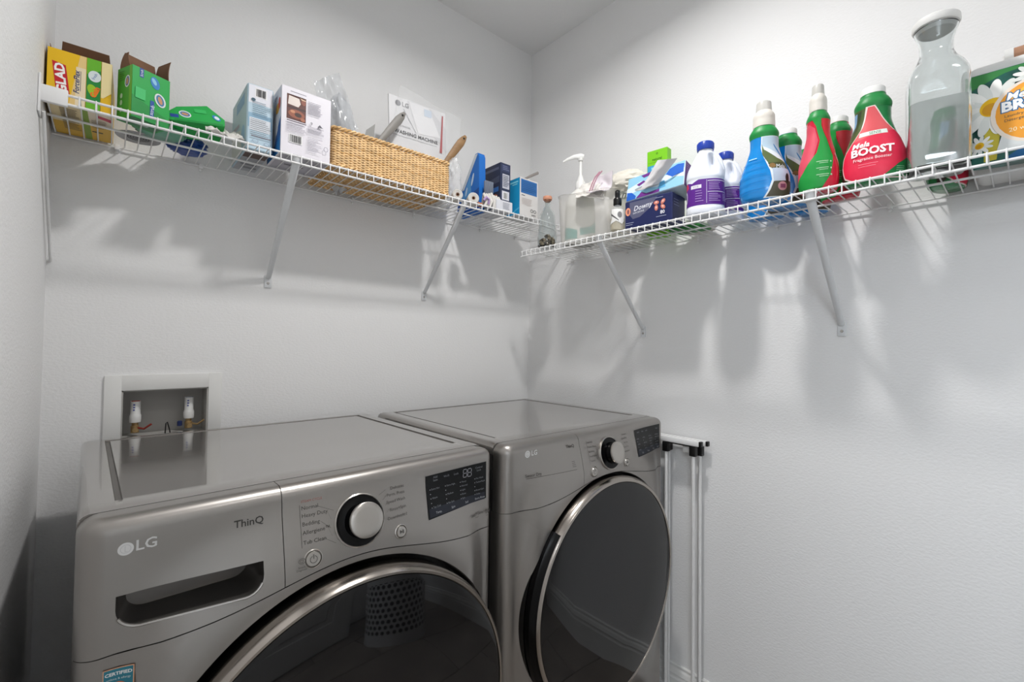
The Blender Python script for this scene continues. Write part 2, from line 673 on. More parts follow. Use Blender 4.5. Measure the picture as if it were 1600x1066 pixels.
for k, (vx, top, dark) in enumerate(((0.030, 0.1, 1), (0.148, 0.103, 0))):
    bm = bmesh.new()
    M = Matrix.Translation((vx, 0.035, 0))
    lathe(bm, [(0, 0.012), (0.009, 0.012), (0.009, 0.03), (0.007, 0.031), (0.007, 0.04), (0.0, 0.04)], 16, M)
    lathe(bm, [(0, 0), (0.006, 0), (0.006, 0.02), (0, 0.02)], 12, Matrix.Translation((vx, 0.03, 0.022)) @ Matrix.Rotation(PI / 2, 4, 'X'))
    v = obj('valve', bm, M_BRASS, t)
    bm = bmesh.new()
    lathe(bm, [(0, 0.04), (0.0120, 0.04), (0.0128, 0.046), (0.0128, 0.058), (0.0115, 0.062), (0.0108, 0.064), (0.0108, top - 0.001), (0, top)], 20, M)
    a = obj('water_hammer_arrestor', bm, M_WHITEP, t)
    printing(a, 'lettering', lambda u, w, o, vx=vx: Vector((vx + (0.0110 + o) * math.sin(u), 0.035 - (0.0110 + o) * math.cos(u), w)),
             [('rect', '5a64a8', -0.5, top - 0.014, -0.1, top - 0.010), ('rect', '5a64a8', -0.5, top - 0.021, -0.1, top - 0.017),
              ('rect', '5a64a8', -0.5, top - 0.028, -0.15, top - 0.024), ('rect', 'a8402c' if dark else '8a8f9a', -0.9, top - 0.003, 0.9, top - 0.0005)], step=(0.25, 1))
    bm = bmesh.new()
    tube(bm, [(vx + 0.006, 0.02, 0.026), (vx + 0.018, 0.008, 0.024), (vx + 0.033, 0.003, 0.036)], 0.0028, 6)
    obj('valve_lever', bm, mat('red_lever', '8c3026', 0.5, vary=(50, 0.2)) if k == 0 else M_BRASS, t)
bm = bmesh.new(); lathe(bm, [(0, 0.0), (0.006, 0), (0.006, 0.012), (0.004, 0.014), (0, 0.014)], 14, Matrix.Translation((0.126, 0.02, 0.022)))
obj('valve_cap', bm, mat('navy_cap', '22305e', 0.4, vary=(50, .1)), t)
bm = bmesh.new(); tube(bm, [(0.095, 0.03, 0.003), (0.096, 0.03, 0.03), (0.099, 0.03, 0.034), (0.104, 0.03, 0.015), (0.106, 0.03, 0.003)], 0.0016, 6)
obj('cable_loop', bm, M_BLACKP, t)

# ------------------------------------------------------------------ laundry machines
def sm(t):
    t = min(1.0, max(0.0, t))
    return t * t * (3 - 2 * t)


MW, MD, MH, RC, RD = 0.694, 0.676, 0.990, 0.03, 0.017


def machine(name, label, cat, loc, rz, P):
    t = thing(name, label, cat, loc, rz)
    cx, cz, ro, rr, rg, yring = P['cx'], P['cz'], P['ro'], P['rr'], P['rg'], P['yring']
    s0, sa = P['s0'], P['sa']
    seam = lambda x: s0 + sa * math.exp(-((x - 0.36) / 0.18) ** 2)

    def off(x, z):
        r = math.hypot(x - cx, z - cz)
        return 0.03 * sm((0.48 - r) / 0.15) * sm((x - 0.03) / 0.06) * sm((0.672 - x) / 0.06)

    # cabinet: sides and back
    bm = bmesh.new()
    def rr_ring(z, ins=0):
        pts = []
        r = 0.02
        for k in range(6):
            a = PI / 2 * k / 5
            pts.append((MW - ins - r + r * math.cos(a), MD - ins - r + r * math.sin(a)))
        for k in range(6):
            a = PI / 2 + PI / 2 * k / 5
            pts.append((ins + r + r * math.cos(a), MD - ins - r + r * math.sin(a)))
        pts.append((ins, 0.052)); pts.append((MW - ins, 0.052))
        return [bm.verts.new((x, y, z)) for x, y in pts]
    rings = [rr_ring(0.02), rr_ring(0.97, 0.002)]
    k = len(rings[0])
    for i in range(k):
        bm.faces.new((rings[0][i], rings[0][(i + 1) % k], rings[1][(i + 1) % k], rings[1][i]))
    bm.faces.new(rings[0][::-1]); bm.faces.new(rings[1])
    obj('cabinet', bm, M_SIDE, t)
    for fx in (0.06, MW - 0.06):
        for fy in (0.07, MD - 0.07):
            bm = bmesh.new(); lathe(bm, [(0, 0), (0.022, 0), (0.022, 0.008), (0.01, 0.01), (0.01, 0.022), (0, 0.022)], 12, Matrix.Translation((fx, fy, 0)))
            obj('foot', bm, M_BLACKP, t)
    # lid with its U-shaped groove
    bm = bmesh.new()
    g0, gw = 0.040, 0.008
    xs = [0, 0.002, 0.006, 0.012, 0.02, g0, g0 + 0.0015, g0 + gw, g0 + gw + 0.0015, 0.2, 0.35, 0.5, MW - g0 - gw - 0.0015, MW - g0 - gw, MW - g0 - 0.0015, MW - g0, MW - 0.02, MW - 0.012, MW - 0.006, MW - 0.002, MW]
    yb_ = MD - 0.030
    ys = [0.0465, 0.048, 0.056, 0.09, 0.10, 0.3, 0.5, yb_ - gw - 0.0015, yb_ - gw, yb_ - 0.0015, yb_, MD - 0.02, MD - 0.012, MD - 0.006, MD - 0.002, MD]
    def ztop(x, y):
        d = min(x, MW - x, MD - y)
        z = MH
        if d < 0.014:
            z -= 0.014 - math.sqrt(max(0, 0.014 ** 2 - (0.014 - d) ** 2))
        df = y - 0.0465
        if df < 0.002:
            z -= 0.0015
        gx = (g0 + 0.001 < x < g0 + gw + 0.001) or (MW - g0 - gw - 0.001 < x < MW - g0 - 0.001)
        gy = yb_ - gw - 0.001 < y < yb_ - 0.001
        inx = g0 - 0.0001 < x < MW - g0 + 0.0001
        if (gx and 0.095 < y < yb_ - 0.001) or (gy and g0 + 0.001 < x < MW - g0 - 0.001):
            z -= 0.0035
        elif g0 + gw < x < MW - g0 - gw and 0.095 < y < yb_ - gw:
            z -= 0.001
        return z
    g = [[bm.verts.new((x, y, ztop(x, y))) for x in xs] for y in ys]
    for j in range(len(ys) - 1):
        for i in range(len(xs) - 1):
            f = bm.faces.new((g[j][i], g[j][i + 1], g[j + 1][i + 1], g[j + 1][i]))
            if min(v.co.z for v in f.verts) < MH - 0.002 and g0 < xs[i] + 0.001 and xs[i + 1] < MW - g0 + 0.003 and ys[j] < yb_ and ys[j] > 0.09:
                f.material_index = 1
    brd = [g[0][i] for i in range(len(xs))] + [g[j][-1] for j in range(1, len(ys))] + [g[-1][i] for i in range(len(xs) - 2, -1, -1)] + [g[j][0] for j in range(len(ys) - 2, 0, -1)]
    low = [bm.verts.new((v.co.x, v.co.y, MH - 0.028)) for v in brd]
    for i in range(len(brd)):
        bm.faces.new((brd[i], low[i], low[(i + 1) % len(brd)], brd[(i + 1) % len(brd)]))
    o = obj('top_panel', bm, [M_LID, M_GROOVE], t, angle=30)
    # upper fascia solid, then split in two
    def contour(ins=0.0):
        R = RC
        pts = [(ins, 0.045), (ins, 0.04)]
        for k in range(9):
            a = PI / 2 * k / 8
            pts.append((R - (R - ins) * math.cos(a), R - (R - ins) * math.sin(a)))
        nx = 44
        pts += [(R + (MW - R - RD) * i / nx, ins) for i in range(1, nx)]
        R = RD
        for k in range(9):
            a = PI / 2 * (8 - k) / 8
            pts.append((MW - R + max(0.0, R - ins) * math.cos(a), max(R, ins) - max(0.0, R - ins) * math.sin(a)))
        pts += [(MW - ins, 0.04), (MW - ins, 0.045)]
        return pts
    bm = bmesh.new()
    c0 = contour()
    rows = [[bm.verts.new((x, 0.045, seam(x) + 0.0015)) for x, y in c0[1:-1]]]
    def put(z_or_fn, ins=0.0, dz=0.0):
        row = []
        for (x, y), (xb, yb) in zip(contour(ins), c0):
            z = z_or_fn(xb)
            row.append(bm.verts.new((x, y - (off(xb, z) if y < 0.02 else 0), z + dz)))
        return row
    grid = []
    for v in frange(0, 1, 12):
        grid.append(put(lambda x, v=v: (seam(x) + 0.0015) * (1 - v) + 0.966 * v))
    for k in range(1, 8):
        a = PI / 2 * k / 7
        R2 = 0.022
        grid.append(put(lambda x: 0.966, R2 * (1 - math.cos(a)), R2 * math.sin(a)))
    for A, B in zip(grid, grid[1:]):
        for i in range(len(A) - 1):
            bm.faces.new((A[i], A[i + 1], B[i + 1], B[i]))
    b0 = rows[0]
    A = grid[0]
    for i in range(1, len(A) - 2):
        bm.faces.new((b0[i - 1], b0[i], A[i + 1], A[i]))
    bm.faces.new((b0[0], A[1], A[0])); bm.faces.new((b0[-1], A[-1], A[-2]))
    T = grid[-1]
    # flat strip back to the seam with the lid
    t2 = [bm.verts.new((v.co.x, 0.0455, v.co.z)) for v in T[1:-1]]
    for i in range(1, len(T) - 2):
        bm.faces.new((T[i], T[i + 1], t2[i], t2[i - 1]))
    bm.faces.new((T[0], T[1], t2[0])); bm.faces.new((T[-2], T[-1], t2[-1]))
    bmesh.ops.holes_fill(bm, edges=[e for e in bm.edges if e.is_boundary], sides=0)
    bmesh.ops.triangulate(bm, faces=[f for f in bm.faces if len(f.verts) > 4])
    bmesh.ops.recalc_face_normals(bm, faces=bm.faces)
    halves = []
    for side in (0, 1):
        h = bm.copy()
        res = bmesh.ops.bisect_plane(h, geom=h.verts[:] + h.edges[:] + h.faces[:], plane_co=(P['sep'] + (0.0012 if side else 0), 0, 0), plane_no=(1, 0, 0), clear_inner=bool(side), clear_outer=not side)
        bmesh.ops.holes_fill(h, edges=[e for e in h.edges if e.is_boundary], sides=0)
        halves.append(h)
    bm.free()
    drawer = obj('detergent_drawer' if P.get('recess') else 'fascia_panel', halves[0], M_STEEL, t)
    panel = obj('control_panel', halves[1], M_STEEL, t)
    if P.get('recess'):
        drawer.data.materials.append(M_RECESS)
        x0, x1, zt, zl, zr = 0.041, 0.214, 0.884, 0.839, 0.843
        cb = bmesh.new()
        n = []
        r = 0.026
        pr = [(x0, zt), (x1, zt)]
        for k in range(8):
            a = PI / 2 * k / 7
            pr.append((x1 - r + r * math.cos(a), zl + r - r * math.sin(a)))
        for k in range(8):
            a = PI / 2 * k / 7
            pr.append((x0 + r - r * math.sin(a), zl + r - r * math.cos(a)))
        F = [cb.verts.new((x, -0.08, z)) for x, z in pr]
        B1 = [cb.verts.new((x, 0.008, z)) for x, z in pr]
        B2 = [cb.verts.new((x0 + 0.012 + (x - x0) * (x1 - x0 - 0.024) / (x1 - x0), 0.030, zl + 0.012 + (z - zl) * 0.7 )) for x, z in pr]
        for A, B in ((F, B1), (B1, B2)):
            for i in range(len(A)):
                cb.faces.new((A[i], A[(i + 1) % len(A)], B[(i + 1) % len(A)], B[i]))
        cb.faces.new(F[::-1]); cb.faces.new(B2)
        for f in cb.faces:
            f.material_index = 1
        cut = obj('cutter', cb, [M_STEEL, M_RECESS], t, smooth=False)
        md = drawer.modifiers.new('b', 'BOOLEAN')
        md.object = cut
        md.operation = 'DIFFERENCE'
        md.solver = 'EXACT'
        dg = bpy.context.evaluated_depsgraph_get()
        me = bpy.data.meshes.new_from_object(drawer.evaluated_get(dg))
        drawer.modifiers.clear()
        drawer.data = me
        me.shade_smooth(); me.set_sharp_from_angle(angle=math.radians(35))
        bpy.data.objects.remove(cut)
        bm = bmesh.new()     # bright lip along the bottom of the grip
        pts = [(x, -off(x, z) - 0.0002, z) for x, z in pr[2:] if z < zl + 0.016]
        tube(bm, pts, 0.0022, 6)
        obj('grip_edge', bm, M_SATIN, drawer)
    # lower front: polar sheet round the door opening, wrapped round the corners
    bm = bmesh.new()
    x0, x1, zb = RC, MW - RD, 0.03
    angs = set()
    N = 144
    for k in range(N):
        angs.add(2 * PI * k / N)
    for (qx, qz) in ((x0, zb), (x1, zb), (x0, seam(x0)), (x1, seam(x1))):
        angs.add(math.atan2(qz - cz, qx - cx) % (2 * PI))
    angs = sorted(angs)
    cols = []
    for a in angs:
        ca, sa_ = math.cos(a), math.sin(a)
        best = 9
        if ca > 1e-6: best = min(best, (x1 - cx) / ca)
        if ca < -1e-6: best = min(best, (x0 - cx) / ca)
        if sa_ < -1e-6: best = min(best, (zb - cz) / sa_)
        if sa_ > 1e-6:
            r = 0.25
            while r < best and cz + r * sa_ < seam(cx + r * ca):
                r += 0.001
            best = min(best, r)
        col = [(ro - 0.004, 0.0), (ro - 0.002, 'lip')]
        best = max(best, ro + 0.004)
        for q in (0.0, 0.15, 0.35, 0.6, 0.8, 1.0):
            col.append((ro + (best - ro) * q, None))
        c_ = []
        for r, m_ in col:
            x, z = cx + r * ca, cz + r * sa_
            z = min(z, seam(x) if m_ is None else z)
            y = -off(x, z) if r > 0 else 0
            if m_ == 0.0: y = 0.03
            if m_ == 'lip': y = -off(x, z) + 0.006
            c_.append(bm.verts.new((x, y, z)))
        cols.append(c_)
    for A, B in zip(cols, cols[1:] + cols[:1]):
        for i in range(len(A) - 1):
            f = bm.faces.new((A[i], A[i + 1], B[i + 1], B[i]))
            if i == 0: f.material_index = 1
    for side in (0, 1):
        ex = x1 if side else x0
        RS = RD if side else RC
        vs_ = sorted([c_[-1] for c_ in cols if abs(c_[-1].co.x - ex) < 1e-4], key=lambda v: v.co.z)
        prev = vs_
        for k in range(1, 11):
            if k <= 8:
                a = PI / 2 * k / 8
                dx, y = RS * math.sin(a), RS * (1 - math.cos(a))
            else:
                dx, y = RS, (0.04, 0.052)[k - 9]
            cur = [bm.verts.new((ex + (dx if side else -dx), y, v.co.z)) for v in vs_]
            for i in range(len(cur) - 1):
                bm.faces.new((prev[i], prev[i + 1], cur[i + 1], cur[i]))
            prev = cur
    obj('front_panel', bm, [M_STEEL, M_BLACKP], t, angle=40)
    # black well behind the door
    RX = Matrix.Translation((cx, 0, cz)) @ Matrix.Rotation(PI / 2, 4, 'X')    # local z -> -y
    bm = bmesh.new(); lathe(bm, [(ro + 0.001, 0.022), (ro - 0.003, -0.028), (0, -0.03)], 96, RX); obj('door_well', bm, M_BLACKP, t)
    door = obj('door', lathe(bmesh.new(), [(rg - 0.03, -0.02), (rr - 0.006, -0.015), (rr - 0.001, 0.03), (rr, yring - 0.016), (rr - 0.003, yring - 0.005), (rr - 0.007, yring), (rg + 0.001, yring), (rg, yring - 0.003), (rg - 0.03, yring - 0.006)], 128, RX), M_CHROME, t, angle=50)
    bm = bmesh.new()
    lathe(bm, [(rg, yring - 0.0035), (rg - 0.0015, yring - 0.001), (rg - 0.012, yring + 0.0008), (rg * 0.6, yring + 0.0015), (0, yring + 0.0018)], 128, RX)
    obj('door_glass', bm, M_DARKGLASS, door)
    if P.get('handle'):
        bm = bmesh.new()
        lathe(bm, [(rr - 0.001, 0.008), (rr + 0.007, 0.016), (rr + 0.0065, 0.038), (rr - 0.001, 0.046), (rr - 0.0035, 0.053)], 48, RX, a0=math.radians(137), a1=math.radians(226))
        obj('door_handle', bm, mat('gloss_black', '060607', 0.22, spec=0.25), door)
    # dial
    def facing(x, z, out):
        ax = -math.atan((off(x, z - 0.02) - off(x, z + 0.02)) / 0.04)
        az = math.atan((off(x + 0.02, z) - off(x - 0.02, z)) / 0.04)
        return Matrix.Translation((x, -out, z)) @ Matrix.Rotation(PI / 2, 4, 'X') @ Matrix.Rotation(ax, 4, 'X') @ Matrix.Rotation(-az, 4, 'Y')
    kx, kz = P['knob']
    oy = off(kx, kz) - 0.001
    K = facing(kx, kz, off(kx, kz) + 0.0015)
    bm = bmesh.new(); lathe(bm, [(0.046, -0.004), (0.046, 0.001), (0.044, 0.0025), (0.042, 0.001)], 48, K); dial = obj('dial_ring', bm, M_SATIN, panel)
    bm = bmesh.new(); lathe(bm, [(0.043, -0.002), (0.043, 0.002), (0.038, 0.0015), (0.0300, 0.004), (0.0292, 0.025), (0, 0.025)], 48, K); obj('dial_base', bm, mat('gloss_black', '060607', 0.22, spec=0.25), panel)
    bm = bmesh.new(); lathe(bm, [(0.0296, 0.0245), (0.0304, 0.0255), (0.0300, 0.0295), (0.0280, 0.031), (0.020, 0.0315), (0, 0.0318)], 48, K); obj('dial', bm, M_SATIN, panel)
    for bx, bz, r_, nm in P['buttons']:
        oy = off(bx, bz) - 0.001
        K = facing(bx, bz, oy)
        bm = bmesh.new()
        lathe(bm, [(r_ + 0.0025, -0.002), (r_ + 0.0025, 0.0022), (r_ + 0.001, 0.003), (r_, 0.0), (r_ - 0.0004, 0.003), (r_ - 0.0015, 0.0045), (0, 0.0048)], 32, K)
        b_ = obj(nm, bm, M_SATIN, panel)
        fr = lambda u, v, o, K=K: K @ Vector((u, v, 0.0050 + o))
        if nm == 'power_button':
            sh = [('ring', '4a4846', 0, -0.0005, r_ * 0.48, r_ * 0.48, 0.0009), ('rect', 'a9a6a1', -0.0018, 0.002, 0.0018, r_ * 0.6), ('rect', '4a4846', -0.0005, 0, 0.0005, r_ * 0.6)]
        else:
            sh = [('poly', '4a4846', [(-0.004, -0.0035), (0.001, 0), (-0.004, 0.0035)]), ('rect', '4a4846', 0.0014, -0.0035, 0.0023, 0.0035), ('rect', '4a4846', 0.0032, -0.0035, 0.0041, 0.0035)]
        printing(b_, 'symbol', fr, sh)
    fr = lambda u, v, o: Vector((u, -off(u, v) - o, v))
    # display
    q = P['disp']      # tl tr br bl
    bm = bmesh.new()
    nu, nv = 14, 8
    gr = []
    for j in range(nv + 1):
        row = []
        for i in range(nu + 1):
            u, v = i / nu, j / nv
            x = q[3][0] * (1 - u) * (1 - v) + q[2][0] * u * (1 - v) + q[1][0] * u * v + q[0][0] * (1 - u) * v
            z = q[3][1] * (1 - u) * (1 - v) + q[2][1] * u * (1 - v) + q[1][1] * u * v + q[0][1] * (1 - u) * v
            row.append(bm.verts.new(fr(x, z, 0.0008)))
        gr.append(row)
    for j in range(nv):
        for i in range(nu):
            bm.faces.new((gr[j][i], gr[j][i + 1], gr[j + 1][i + 1], gr[j + 1][i]))
    dsp = obj('display', bm, mat('display_glass', '0c0d0f', 0.3, spec=0.3), panel)
    dx0, dx1, dz0, dz1 = q[3][0] + 0.004, q[2][0] - 0.004, q[3][1] + 0.003, q[1][1] - 0.003
    wd, ht = dx1 - dx0, dz1 - dz0
    X = lambda a: dx0 + wd * a
    Z = lambda a: dz0 + ht * a
    dim, brt, nv_ = '7d8086', 'a9abb0', '171c28'
    sh = [('rect', nv_, dx0, dz0, dx1, Z(0.2))]
    for a, words in P['dtop']:
        sh.append(('text', dim, words, X(a), Z(0.88), 0.0062))
    for ci, lst in enumerate(P['dcols']):
        for ri, wds in enumerate(lst):
            sh.append(('text', dim, wds, X(0.06 + 0.25 * ci), Z(0.64 - 0.105 * ri), 0.0052, dict(align='LEFT')))
            sh.append(('rect', brt, X(0.035 + 0.25 * ci), Z(0.64 - 0.105 * ri) - 0.0008, X(0.035 + 0.25 * ci) + 0.0016, Z(0.64 - 0.105 * ri) + 0.0008))
    for a, wds in P['dbot']:
        sh.append(('text', brt, wds, X(a), Z(0.1), 0.0062))
    if P['seg']:
        for k in (0, 1):
            bx_, bz_, w_, h_ = X(0.575 + 0.075 * k), Z(0.76), 0.0095, 0.017
            for a, b, c_, d_ in ((0, 0, 1, 0), (0, 0.5, 1, 0.5), (0, 1, 1, 1)):
                sh.append(('rect', brt, bx_ + 0.0008, bz_ + h_ * b - 0.0006, bx_ + w_ - 0.0008, bz_ + h_ * b + 0.0006))
            for a in (0, 1):
                for b in (0, 0.5):
                    sh.append(('rect', brt, bx_ + w_ * a - 0.0006, bz_ + h_ * b + 0.001, bx_ + w_ * a + 0.0006, bz_ + h_ * (b + 0.5) - 0.001))
    printing(dsp, 'lettering', lambda u, v, o: fr(u, v, o + 0.0008), sh, step=(0.03, 0.03))
    printing(panel, 'lettering', fr, P['ptext'], step=(0.01, 0.01))
    printing(drawer, 'lettering', fr, P['ftext'], step=(0.01, 0.01))
    if P.get('sticker'):
        printing(t, 'sticker', fr, P['sticker'], step=(0.004, 0.004), base=0.0022, label='teal and orange certification sticker')
    return t


DK = '4e4b48'
seamd = dict
wlab = [(0.272, 0.948, 'Normal'), (0.272, 0.936, 'Heavy Duty'), (0.272, 0.923, 'Bedding'), (0.272, 0.910, 'Allergiene™'), (0.272, 0.895, 'Tub Clean')]
wrab = [(0.463, 0.949, 'Delicates'), (0.463, 0.938, 'Perm. Press'), (0.463, 0.926, 'Speed Wash'), (0.463, 0.912, 'Rinse+Spin'), (0.463, 0.898, 'Downloaded')]
KX, KZ = 0.369, 0.909
pt = [('text', '9a5a52', 'STEAM CYCLE', 0.272, 0.9585, 0.0055, dict(align='LEFT')), ('rect', DK, 0.2695, 0.888, 0.2702, 0.954)]
for x, z, s in wlab:
    pt.append(('text', DK, s, x, z, 0.0088, dict(align='LEFT')))
ends = (0.297, 0.313, 0.301, 0.313, 0.306)
for k, (x, z, s) in enumerate(wlab):
    a = math.radians(150 + 15 * k)
    pt.append(('poly', DK, [(ends[k], z - 0.0004), (KX + 0.052 * math.cos(a), KZ + 0.052 * math.sin(a) - 0.0004), (KX + 0.052 * math.cos(a), KZ + 0.052 * math.sin(a) + 0.0001), (ends[k], z + 0.0001)]))
for k, (x, z, s) in enumerate(wrab):
    pt.append(('text', DK, s, x, z, 0.0080, dict(align='RIGHT')))
    a = math.radians(40 - 13 * k)
    pt.append(('poly', DK, [(KX + 0.052 * math.cos(a), KZ + 0.052 * math.sin(a) - 0.0004), (0.423, z - 0.0004), (0.423, z + 0.0001), (KX + 0.052 * math.cos(a), KZ + 0.052 * math.sin(a) + 0.0001)]))
pt += [('text', DK, 'DIRECT DRIVE', 0.646, 0.8465, 0.0058, dict(bold=0.0002)), ('text', DK, 'Motor', 0.646, 0.841, 0.0045), ('text', DK, 'Inverter', 0.646, 0.852, 0.0042),
       ('text', DK, '10', 0.677, 0.846, 0.014, dict(bold=0.0003)), ('text', DK, 'Years', 0.677, 0.8375, 0.0035),
       ('ring', DK, 0.268, 0.870, 0.0055, 0.0042, 0.0006), ('ring', DK, 0.2675, 0.870, 0.003, 0.0022, 0.0005), ('text', DK, 'Smart', 0.267, 0.861, 0.0045), ('text', DK, 'Diagnosis', 0.267, 0.857, 0.0042)]
washer = machine('washing_machine', 'graphite steel front-load washing machine below the recessed outlet box', 'washing machine', (-1.5058, -0.7775, 0), 0.0222, dict(
    cx=0.36, cz=0.515, ro=0.326, rr=0.316, rg=0.304, yring=0.070, s0=0.806, sa=0.045, sep=0.2425, recess=True,
    knob=(KX, KZ), buttons=((0.286, 0.868, 0.0125, 'power_button'), (0.447, 0.869, 0.0105, 'play_button')),
    disp=[(0.514, 0.955), (0.674, 0.9595), (0.675, 0.876), (0.512, 0.872)],
    dtop=[(0.14, 'Add\nItem'), (0.32, 'Wi-Fi'), (0.48, 'Lock'), (0.88, 'Control\nLock')], seg=True,
    dcols=[['Extra Hot', '', 'Warm', '', 'Tap Cold'], ['Extra High', '', 'Medium', '', 'No Spin'], ['Heavy', 'Normal', 'Light', 'Rinse', 'Spin'], ['Pre Wash', 'TurboWash', '', 'Rinse+Spin', 'Delay']],
    dbot=[(0.13, 'Temp.'), (0.38, 'Spin'), (0.63, 'Soil'), (0.88, 'Extra Rinse')],
    ptext=pt,
    ftext=[('ell', 'dcdcdc', 0.0495, 0.9455, 0.0085, 0.0085), ('ring', 'c6c6c8', 0.0495, 0.9455, 0.0058, 0.0058, 0.0007), ('rect', 'c6c6c8', 0.0485, 0.9415, 0.0492, 0.9495), ('rect', 'c6c6c8', 0.0488, 0.9415, 0.0515, 0.9422),
           ('text', 'd6d6d6', 'LG', 0.0715, 0.9465, 0.020, dict(bold=0.0003, sx=1.0)),
           ('text', '3a3836', 'ThinQ', 0.196, 0.9445, 0.0155, dict(bold=0.0002))],
    sticker=[('rect', 'e8b08c', 0.0305, 0.700, 0.062, 0.7915), ('rect', '2f7f93', 0.0315, 0.7012, 0.0608, 0.7903), ('text', 'eef2f2', 'CERTIFIED', 0.0463, 0.784, 0.0059, dict(bold=0.0002)),
             ('text', 'd8e6e8', 'asthma & allergy', 0.0463, 0.7775, 0.0037), ('ell', 'e07a4c', 0.046, 0.757, 0.0125, 0.0165), ('ell', '2f7f93', 0.046, 0.757, 0.008, 0.011), ('text', 'eef2f2', 'friendly', 0.044, 0.715, 0.0055)]))
dk2 = '4a4643'
dl = [('text', dk2, s, 0.281, z, 0.0070, dict(align='LEFT')) for z, s in ((0.972, 'Bulky'), (0.962, 'Normal'), (0.950, 'Perm. Press'), (0.938, 'Bedding'), (0.926, 'Small Load'), (0.914, 'Towels'))]
dr = [('text', dk2, s, 0.466, z, 0.0068, dict(align='RIGHT')) for z, s in ((0.964, 'Delicates'), (0.953, 'Speed Dry'), (0.941, 'Air Dry'), (0.929, 'Time Dry'), (0.917, 'Downloaded'))]
dryer = machine('tumble_dryer', 'graphite steel tumble dryer in the corner beside the folded gate', 'dryer', (-0.7876, -0.7775, 0), 0.0047, dict(
    cx=0.357, cz=0.557, ro=0.312, rr=0.304, rg=0.289, yring=0.056, s0=0.826, sa=0.041, sep=0.2510, handle=True,
    knob=(0.368, 0.924), buttons=((0.293, 0.885, 0.0125, 'power_button'), (0.444, 0.886, 0.0105, 'play_button')),
    disp=[(0.516, 0.967), (0.671, 0.970), (0.673, 0.891), (0.512, 0.889)],
    dtop=[(0.14, 'Wi-Fi'), (0.32, 'Filter'), (0.48, 'Lock'), (0.88, 'Time')], seg=False,
    dcols=[['Very', '', 'More', '', 'Less'], ['High', '', 'Medium', '', 'Low'], ['Heavy', 'Normal', 'Light', 'Static', 'Energy'], ['Reduce', 'Easy Iron', '', 'Wrinkle', 'Delay']],
    dbot=[(0.13, 'Dry'), (0.38, 'Temp.'), (0.63, 'Time'), (0.88, 'Signal')],
    ptext=dl + dr + [('rect', dk2, 0.2775, 0.907, 0.2782, 0.967)],
    ftext=[('ell', 'd8d8d8', 0.072, 0.9605, 0.0085, 0.0085), ('ring', '8a8886', 0.072, 0.9605, 0.0058, 0.0058, 0.0008), ('rect', '8a8886', 0.071, 0.956, 0.0718, 0.965),
           ('text', 'd8d8d8', 'LG', 0.0945, 0.9605, 0.017, dict(bold=0.0003)), ('text', dk2, 'ThinQ', 0.217, 0.961, 0.011, dict(bold=0.0002)),
           ('text', dk2, 'Sensor Dry', 0.088, 0.908, 0.0105), ('rect', dk2, 0.066, 0.9012, 0.227, 0.9022)] + bars(dk2, 0.213, 0.227, 0.908, 0.925, 4, 0.001)))

# ------------------------------------------------------------------ wire shelves
S = 0.0254
WR = 0.0015
SD, SH = 0.281, 0.0225


